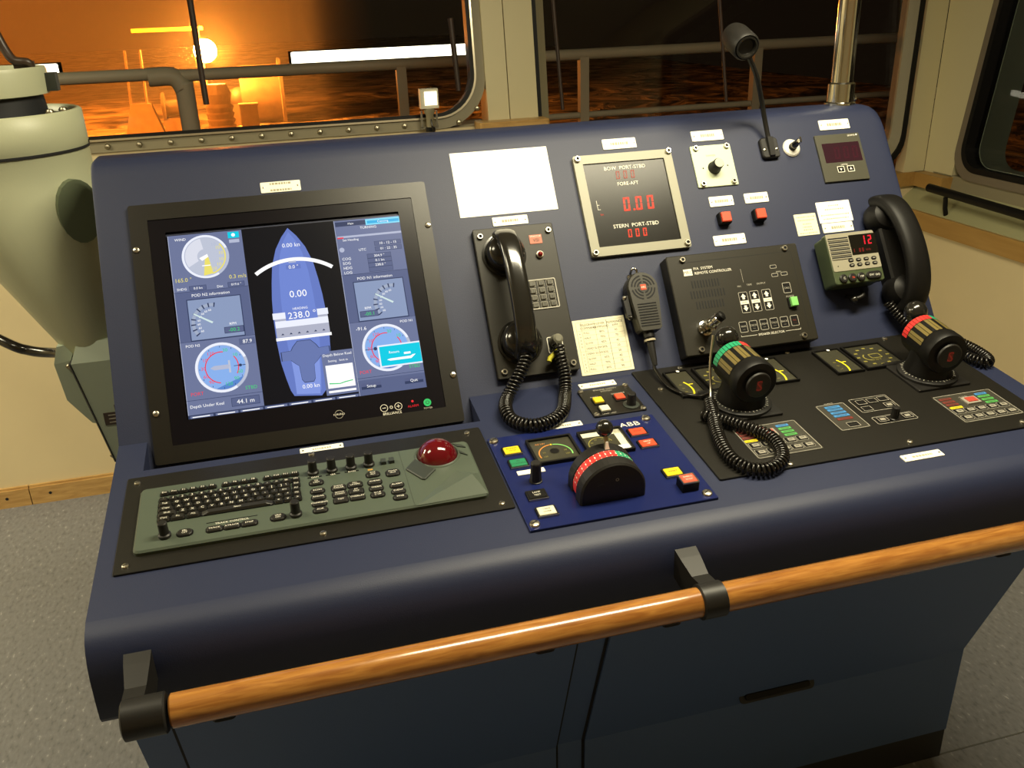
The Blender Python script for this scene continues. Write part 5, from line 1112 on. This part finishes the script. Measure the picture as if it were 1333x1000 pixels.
b = MB(); b.tube(catmull([(.080, .0, .473), (.082, -.02, .496), (.060, -.02, .502), (.048, -.015, .522), (.036, -.010, .560), (.022, -.005, .61)], 6), .0075, mat('dark_bronze', (.035, .020, .012), .4), 8); b.box(.072, -.01, .486, .030, .02, .026, MATS['dark_bronze']); obj('sighting_arm', b, pel, 'dark sighting arm')
for a in (-20, -35): q = math.radians(a); obj('bolt', BOLT, pel, None, (.132 * math.cos(q), .132 * math.sin(q), .4185), .0075)
b = MB(); q = math.radians(5); b.box(.108, 0, .464, .018, .026, .030, DGREY); obj('catch', b, pel)
b = MB(); b.M = Matrix.Translation((.116, -.086, .255)) @ Matrix.Rotation(-.95, 4, 'Z') @ Matrix.Rotation(PI / 2, 4, 'Y'); b.loft([[(x, y, 0) for x, y in [(.055 * math.sin(a) , .038 * math.cos(a)) for a in [2 * PI * i / 20 for i in range(20)]]], [(x, y, .018) for x, y in [(.055 * math.sin(a), .038 * math.cos(a)) for a in [2 * PI * i / 20 for i in range(20)]]]], mat('lug_green_shaded', (.115, .14, .085), .5), smooth=False); obj('pivot_lug', b, pel, 'rounded green lug with shade put into its colour')  # lug's green is darkened to stand in for the shade on it
b = MB(); b.loft([[(.06, -.02, .30), (.1735, -.02, .30), (.1735, .10, .30), (.06, .10, .30)], [(.10, -.03, .005), (.1735, -.03, .005), (.1735, .05, .005), (.10, .05, .005)]], SEA, smooth=False); obj('mounting_bracket', b, pel, 'bracket fixing the stand to the console side')
b = MB(); b.box(-.10, -.1903, .287, .14, .003, .004, GROOVE); obj('collar_slot', b, pel) if False else None
cb = MB(); cb.tube(catmull([(-1.42, 1.600, 1.02), (-1.36, 1.50, 1.00), (-1.08, 1.10, .855), (-.86, .90, .775), (-.80, .88, .748), (-.735, .84, .748), (-.67, .74, .775), (-.60, .58, .85), (-.575, .50, .905)], 8), .012, RUBBER, 10)
o = obj('cable', cb); tag(o, 'thick black cable drooping below the compass repeater', 'cable')

jb = thing('junction_box', 'grey green metal junction box beside the console with dark label strip', 'box', Matrix.Translation((-.545, .34, .70)))
b = MB()
b.loft([[(-.005, -.040, 0), (.062, -.040, 0), (.062, .10, 0), (-.005, .10, 0)], [(-.043, -.040, .200), (.062, -.040, .200), (.062, .10, .200), (-.043, .10, .200)], [(-.030, -.020, .232), (.062, -.020, .232), (.062, .10, .232), (-.030, .10, .232)]], SEAD, smooth=False); obj('box_body', b, jb)
b = MB(); b.loft([[(x, -.018, z) for x, z in ((-.046, .200), (-.075, .196), (-.068, .125), (-.035, .075), (-.018, .070))], [(x, .06, z) for x, z in ((-.046, .200), (-.075, .196), (-.068, .125), (-.035, .075), (-.018, .070))]], SEAD, smooth=False)
b.loft([[(-.046, -.018, .200), (-.075, -.018, .196), (-.075, .06, .196), (-.046, .06, .200)], [(-.034, -.012, .230), (-.066, -.012, .226), (-.066, .06, .226), (-.034, .06, .230)]], SEAD, smooth=False); obj('side_cover', b, jb)
b = MB(); b.loft([[(-.047, -.0395, .2), (-.044, -.0425, .2), (-.0055, -.0425, 0), (-.0085, -.0395, 0)], [(-.046, .02, .2), (-.043, .02, .2), (-.0045, .02, 0), (-.0075, .02, 0)]], GROOVE, smooth=False); obj('gasket', b, jb)
b = MB(); b.box(.030, -.0408, .088, .078, .0016, .024, mat('label_strip', (.05, .035, .028), .5)); b.box(.040, -.0408, .108, .056, .0016, .012, MATS['label_strip'])
for i in range(3): b.box(.032, -.0418, .081 + i * .007, .066, .0006, .0018, LEGD)
obj('label_strip', b, jb, 'dark brown label strip')
b = MB(); b.M = Matrix.Translation((.026, -.0403, .034)) @ Matrix.Rotation(PI / 2, 4, 'X'); b.ring(0, 0, .0006, .0055, .0078, INK); b.disc(0, 0, .0006, .0025, INK, 12); b.text('STÖRK', 0, -.014, .0006, .0058, INKF); obj('emblem', b, jb)
for x, z in ((-.050, .190), (-.024, .098), (-.012, .006)):
    o = obj('bolt', BOLT, jb, None, (x, -.020, z), .006); o.rotation_euler = (PI / 2, 0, 0)
b = MB(); b.lathe([(.009, -.020), (.009, 0.002)], BRASS, .050, -.02, 12); obj('cable_gland', b, jb)

# small lamp on the window sill
sl = thing('sill_lamp', 'small square white lamp on a short stalk at the window sill', 'lamp', Matrix.Translation((.306, YF - .040, ZS)))
b = MB(); b.box(0, 0, .099, .056, .030, .058, mat('lamp_housing', (.62, .58, .44), .4)); obj('lamp_head', b, sl)
b = MB(); b.box(.004, -.0158, .100, .038, .003, .040, em('lit_lens', (1.0, .90, .62), 2.6)); obj('lens', b, sl, 'lit white square lens')
b = MB(); b.lathe([(.017, .070), (.017, .058), (.012, .050), (.012, .0)], SILLG, 0, 0, 16); b.lathe([(.015, 0), (.015, .012), (.011, .014)], BLACK, 0, 0, 14); obj('stalk', b, sl)
b = MB()
for s_ in (-1, 1): b.box(s_ * .024, 0.012, .036, .006, .006, .050, BEAD)
b.box(0, .012, .010, .054, .006, .006, BEAD); obj('guard', b, sl)
b = MB(); b.tube(catmull([(0, -.004, .05), (.003, -.016, .02), (.006, -.02, -.004), (.01, -.024, -.03)], 5), .003, RUBBER, 6); obj('lead', b, sl)

gb = thing('grab_bar', 'black grab bar on standoffs over the ledge of the side window', 'bar', Matrix.Translation((XR - .10, .6, .775)))
b = MB(); b.tube([(0, .79, .028), (0, .2, .014), (0, -.9, -.012)], .0145, BLACK, 14); obj('bar', b, gb)
for y in (.70, -.1, -.8): b = MB(); b.tube([(0, y, .010), (.004, y, -.028), (.012, y, -.054)], .008, BLACK, 10); obj('standoff', b, gb)

# ================================================================== OUTSIDE
RY = 2.62
rl = thing('deck_railing', 'pale painted steel railing outside the front windows', 'railing', Matrix.Translation((1.0, RY, .10)))
def rbar(p, q, r, name='rail'):
    b = MB(); b.tube([Vector(p) - Vector((1.0, RY, .10)), Vector(q) - Vector((1.0, RY, .10))], r, RAILP, 12); return obj(name, b, rl)
rbar((-.50, RY, 1.240), (3.10, RY, 1.240), .0235, 'top_rail'); rbar((-.40, RY, .985), (3.10, RY, .985), .014, 'lower_rail')
b = MB(); b.tube([Vector(p) - Vector((1.0, RY, .10)) for p in ((-3.0, RY, 1.255), (-.50, RY, 1.250))], .024, RAILP, 12); obj('top_rail', b, rl)
b = MB(); b.tube(catmull([Vector(p) - Vector((1.0, RY, .10)) for p in ((-.60, RY, 1.240), (-.51, RY, 1.236), (-.478, RY, 1.19), (-.474, RY, 1.12), (-.478, RY, .10))], 8), .036, RAILP, 14); obj('bent_post', b, rl, 'thick rail post with bent top')
for x in (.388, 1.19, 2.03, 2.80):
    b = MB(); b.box(x - 1.0, 0, .565, .040, .040, 1.13, RAILP); obj('post', b, rl)
b = MB(); b.tube([(2.10, 0, 1.14), (2.10, -3.4, 1.14)], .0235, RAILP, 12); obj('side_rail', b, rl)
for z in (.885, .64): b = MB(); b.tube([(2.10, 0, z), (2.10, -3.4, z)], .014, RAILP, 10); obj('side_rail', b, rl)
for (x0, x1, lab) in ((-.045, .86, 'long white glowing bar above the railing, added for a lamp reflection'), (-2.05, -.935, 'white glowing bar at the far left, added for a lamp reflection')):  # added glowing bars standing for ceiling lamp reflections in the glass
    t = thing('reflection_bar', lab, 'light', Matrix.Translation(((x0 + x1) / 2, RY + .10, 1.248)), 'added bars for lamp reflections')
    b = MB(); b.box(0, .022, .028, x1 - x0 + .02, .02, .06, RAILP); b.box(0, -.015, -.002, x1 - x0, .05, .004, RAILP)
    for q_ in (-.4, .4): b.box(q_ * (x1 - x0), -.050, -.006, .03, .11, .012, RAILP); obj('bar_mount', b, t)
    b = MB(); b.plate(0, 0, 0, .03, x1 - x0, .052, em('reflection_glow', (1.0, .93, .70), 4.0), .006, .004); o = obj('tube', b, t, 'white bar glowing in place of a lamp reflection'); o.rotation_euler = (PI / 2, 0, 0); o.location = (0, .010, .028)
WIPM = mat('wiper_metal', (.06, .04, .03), .5)
for (xa, xb, za, zb, lab) in ((.752, .785, 2.0, 1.12, 'thin wiper arm outside the middle window near the post'), (1.335, 1.392, 2.0, 1.11, 'thin wiper arm outside the middle window behind the gooseneck lamp'), (.425, .433, 1.42, 1.20, 'short wiper arm in front of the white reflection bar'), (-.362, -.357, 1.95, 1.205, 'wiper arm crossing the orange lamp in the left window')):
    b = MB(); yv = lambda z: YF + (z - ZS) * math.tan(TILT) + .09
    b.tube([(xa, yv(za), za), (xb, yv(zb), zb)], .0065 if xa > .5 else .009, WIPM, 8)
    o = obj('wiper_arm', b); tag(o, lab, 'wiper')
# ship's fore deck and machinery in sodium light
GZ = -2.15
DECK = bpy.data.materials.new('wet_deck'); DECK.use_nodes = True
def deck_nodes():
    nt = DECK.node_tree; b = nt.nodes['Principled BSDF']; b.inputs['Roughness'].default_value = .55
    tc = nt.nodes.new('ShaderNodeTexCoord'); n = nt.nodes.new('ShaderNodeTexNoise'); n.inputs['Scale'].default_value = .55; n.inputs['Detail'].default_value = 7; n.inputs['Distortion'].default_value = 1.2
    r = nt.nodes.new('ShaderNodeValToRGB'); r.color_ramp.elements[0].position = .38; r.color_ramp.elements[0].color = (.04, .03, .02, 1); r.color_ramp.elements[1].position = .64; r.color_ramp.elements[1].color = (.55, .45, .33, 1)
    bp = nt.nodes.new('ShaderNodeBump'); bp.inputs['Strength'].default_value = 1.0; bp.inputs['Distance'].default_value = .6
    nt.links.new(tc.outputs['Object'], n.inputs['Vector']); nt.links.new(n.outputs['Fac'], r.inputs[0]); nt.links.new(r.outputs[0], b.inputs['Base Color']); nt.links.new(n.outputs['Fac'], bp.inputs['Height']); nt.links.new(bp.outputs['Normal'], b.inputs['Normal'])
deck_nodes(); MATS['deck'] = DECK
b = MB(); b.box(-6, 62, GZ - .1, 60, 110, .2, DECK); o = struct('ground', b)
b = MB(); b.box(.5, 3.1, .05, 9, 2.6, .10, PLINTH); struct('trim_4', b)
YT = 32.0
DKP = mat('deck_machinery_paint', (.16, .12, .08), .5, vary=.6, vscale=4); DKD = mat('deck_machinery_dark', (.06, .045, .03), .5)
lm = thing('lamp_mast', 'lit sodium lamp on a short mast on the deck beyond the left window', 'lamp', Matrix.Translation((-1.75, YT, GZ)))
b = MB(); b.box(0, 0, 1.35, .18, .18, 2.7, DKP); b.box(-.9, 0, 3.15, 2.2, .12, .12, mat('yellow_beam', (.7, .55, .1), .5)); b.box(0, 0, 2.9, .14, .14, .6, DKP); obj('mast', b, lm)
b = MB(); b.sphere(.19, -.7, 2.48, .36, em('sodium_bulb', (1.0, .28, .03), 1250), 20, 14); obj('bulb', b, lm, 'glowing sodium lamp bulb')
b = MB(); b.box(-.03, -.45, 2.35, .20, .30, 1.0, DKP); obj('lamp_bracket', b, lm)
dr = thing('winch_drum', 'large pale drum of a deck winch right of the orange lamp', 'winch', Matrix.Translation((.05, YT + 1.0, GZ)))
b = MB(); b.M = Matrix.Translation((0, 0, .95)) @ Matrix.Rotation(PI / 2, 4, 'Y'); b.lathe([(.95, -.7), (.95, .6), (1.15, .62), (1.15, .72)], DKP, seg=28); obj('drum', b, dr)
b = MB(); b.box(-1.0, -.4, .35, .8, .8, .7, DKD); b.sphere(-.8, -.5, .9, .35, DKD, 14, 8); obj('gearbox', b, dr)
bo = thing('rope_bollard', 'ribbed bollard wound with rope beside the orange lamp', 'bollard', Matrix.Translation((-1.35, YT - 1.5, GZ)))
b = MB(); b.lathe([(.45, 0), (.45, .2), (.38, .25), (.45, .4), (.38, .45), (.45, .6), (.38, .65), (.45, .8), (.36, .9), (.42, 1.2), (.3, 1.5)], DKP, seg=20, smooth=False); obj('bollard_body', b, bo)
cr = thing('deck_box', 'small yellow lit deck box beside the bollard', 'box', Matrix.Translation((-.45, YT - 1.5, GZ)))
b = MB(); b.box(0, 0, .4, .55, .5, .8, DKP); b.box(0, 0, .83, .62, .56, .06, DKP); obj('box_body', b, cr)
vf = thing('mooring_chock', 'pair of thin posts with tapered base left of the orange lamp', 'frame', Matrix.Translation((-3.75, YT - 1.0, GZ)))
b = MB(); b.tube([(-.35, 0, .3), (-.2, 0, 2.6)], .04, DKP, 8); b.tube([(.15, 0, .3), (.25, 0, 2.6)], .04, DKP, 8); b.loft([[(-.6, -.3, 0), (.6, -.3, 0), (.6, .3, 0), (-.6, .3, 0)], [(-.3, -.2, 1.0), (.3, -.2, 1.0), (.3, .2, 1.0), (-.3, .2, 1.0)]], DKP, smooth=False); obj('frame_body', b, vf)
v2 = thing('mooring_winch', 'dark mooring winch between the thin posts and the lamp', 'winch', Matrix.Translation((-2.75, YT - .8, GZ)))
b = MB(); b.box(0, 0, .25, .8, .7, .5, DKP); b.M = Matrix.Translation((0, 0, .8)) @ Matrix.Rotation(PI / 2, 4, 'Y'); b.lathe([(.3, -.4), (.5, -.38), (.5, -.3), (.25, -.28), (.25, .28), (.5, .3), (.5, .4)], DKD, seg=18); obj('winch_body', b, v2)

hz = bpy.data.materials.new('sodium_lit_haze'); hz.use_nodes = True; nt = hz.node_tree; nt.nodes.clear()
o_ = nt.nodes.new('ShaderNodeOutputMaterial'); v_ = nt.nodes.new('ShaderNodeVolumeScatter'); v_.inputs['Density'].default_value = .013; v_.inputs['Anisotropy'].default_value = .2
nt.links.new(v_.outputs[0], o_.inputs['Volume'])
b = MB(); b.box(-13, 34, 2.2, 30, 36, 9.0, hz); o = obj('haze', b); tag(o, 'drifting night haze round the orange deck lamp', 'haze', None, 'stuff')
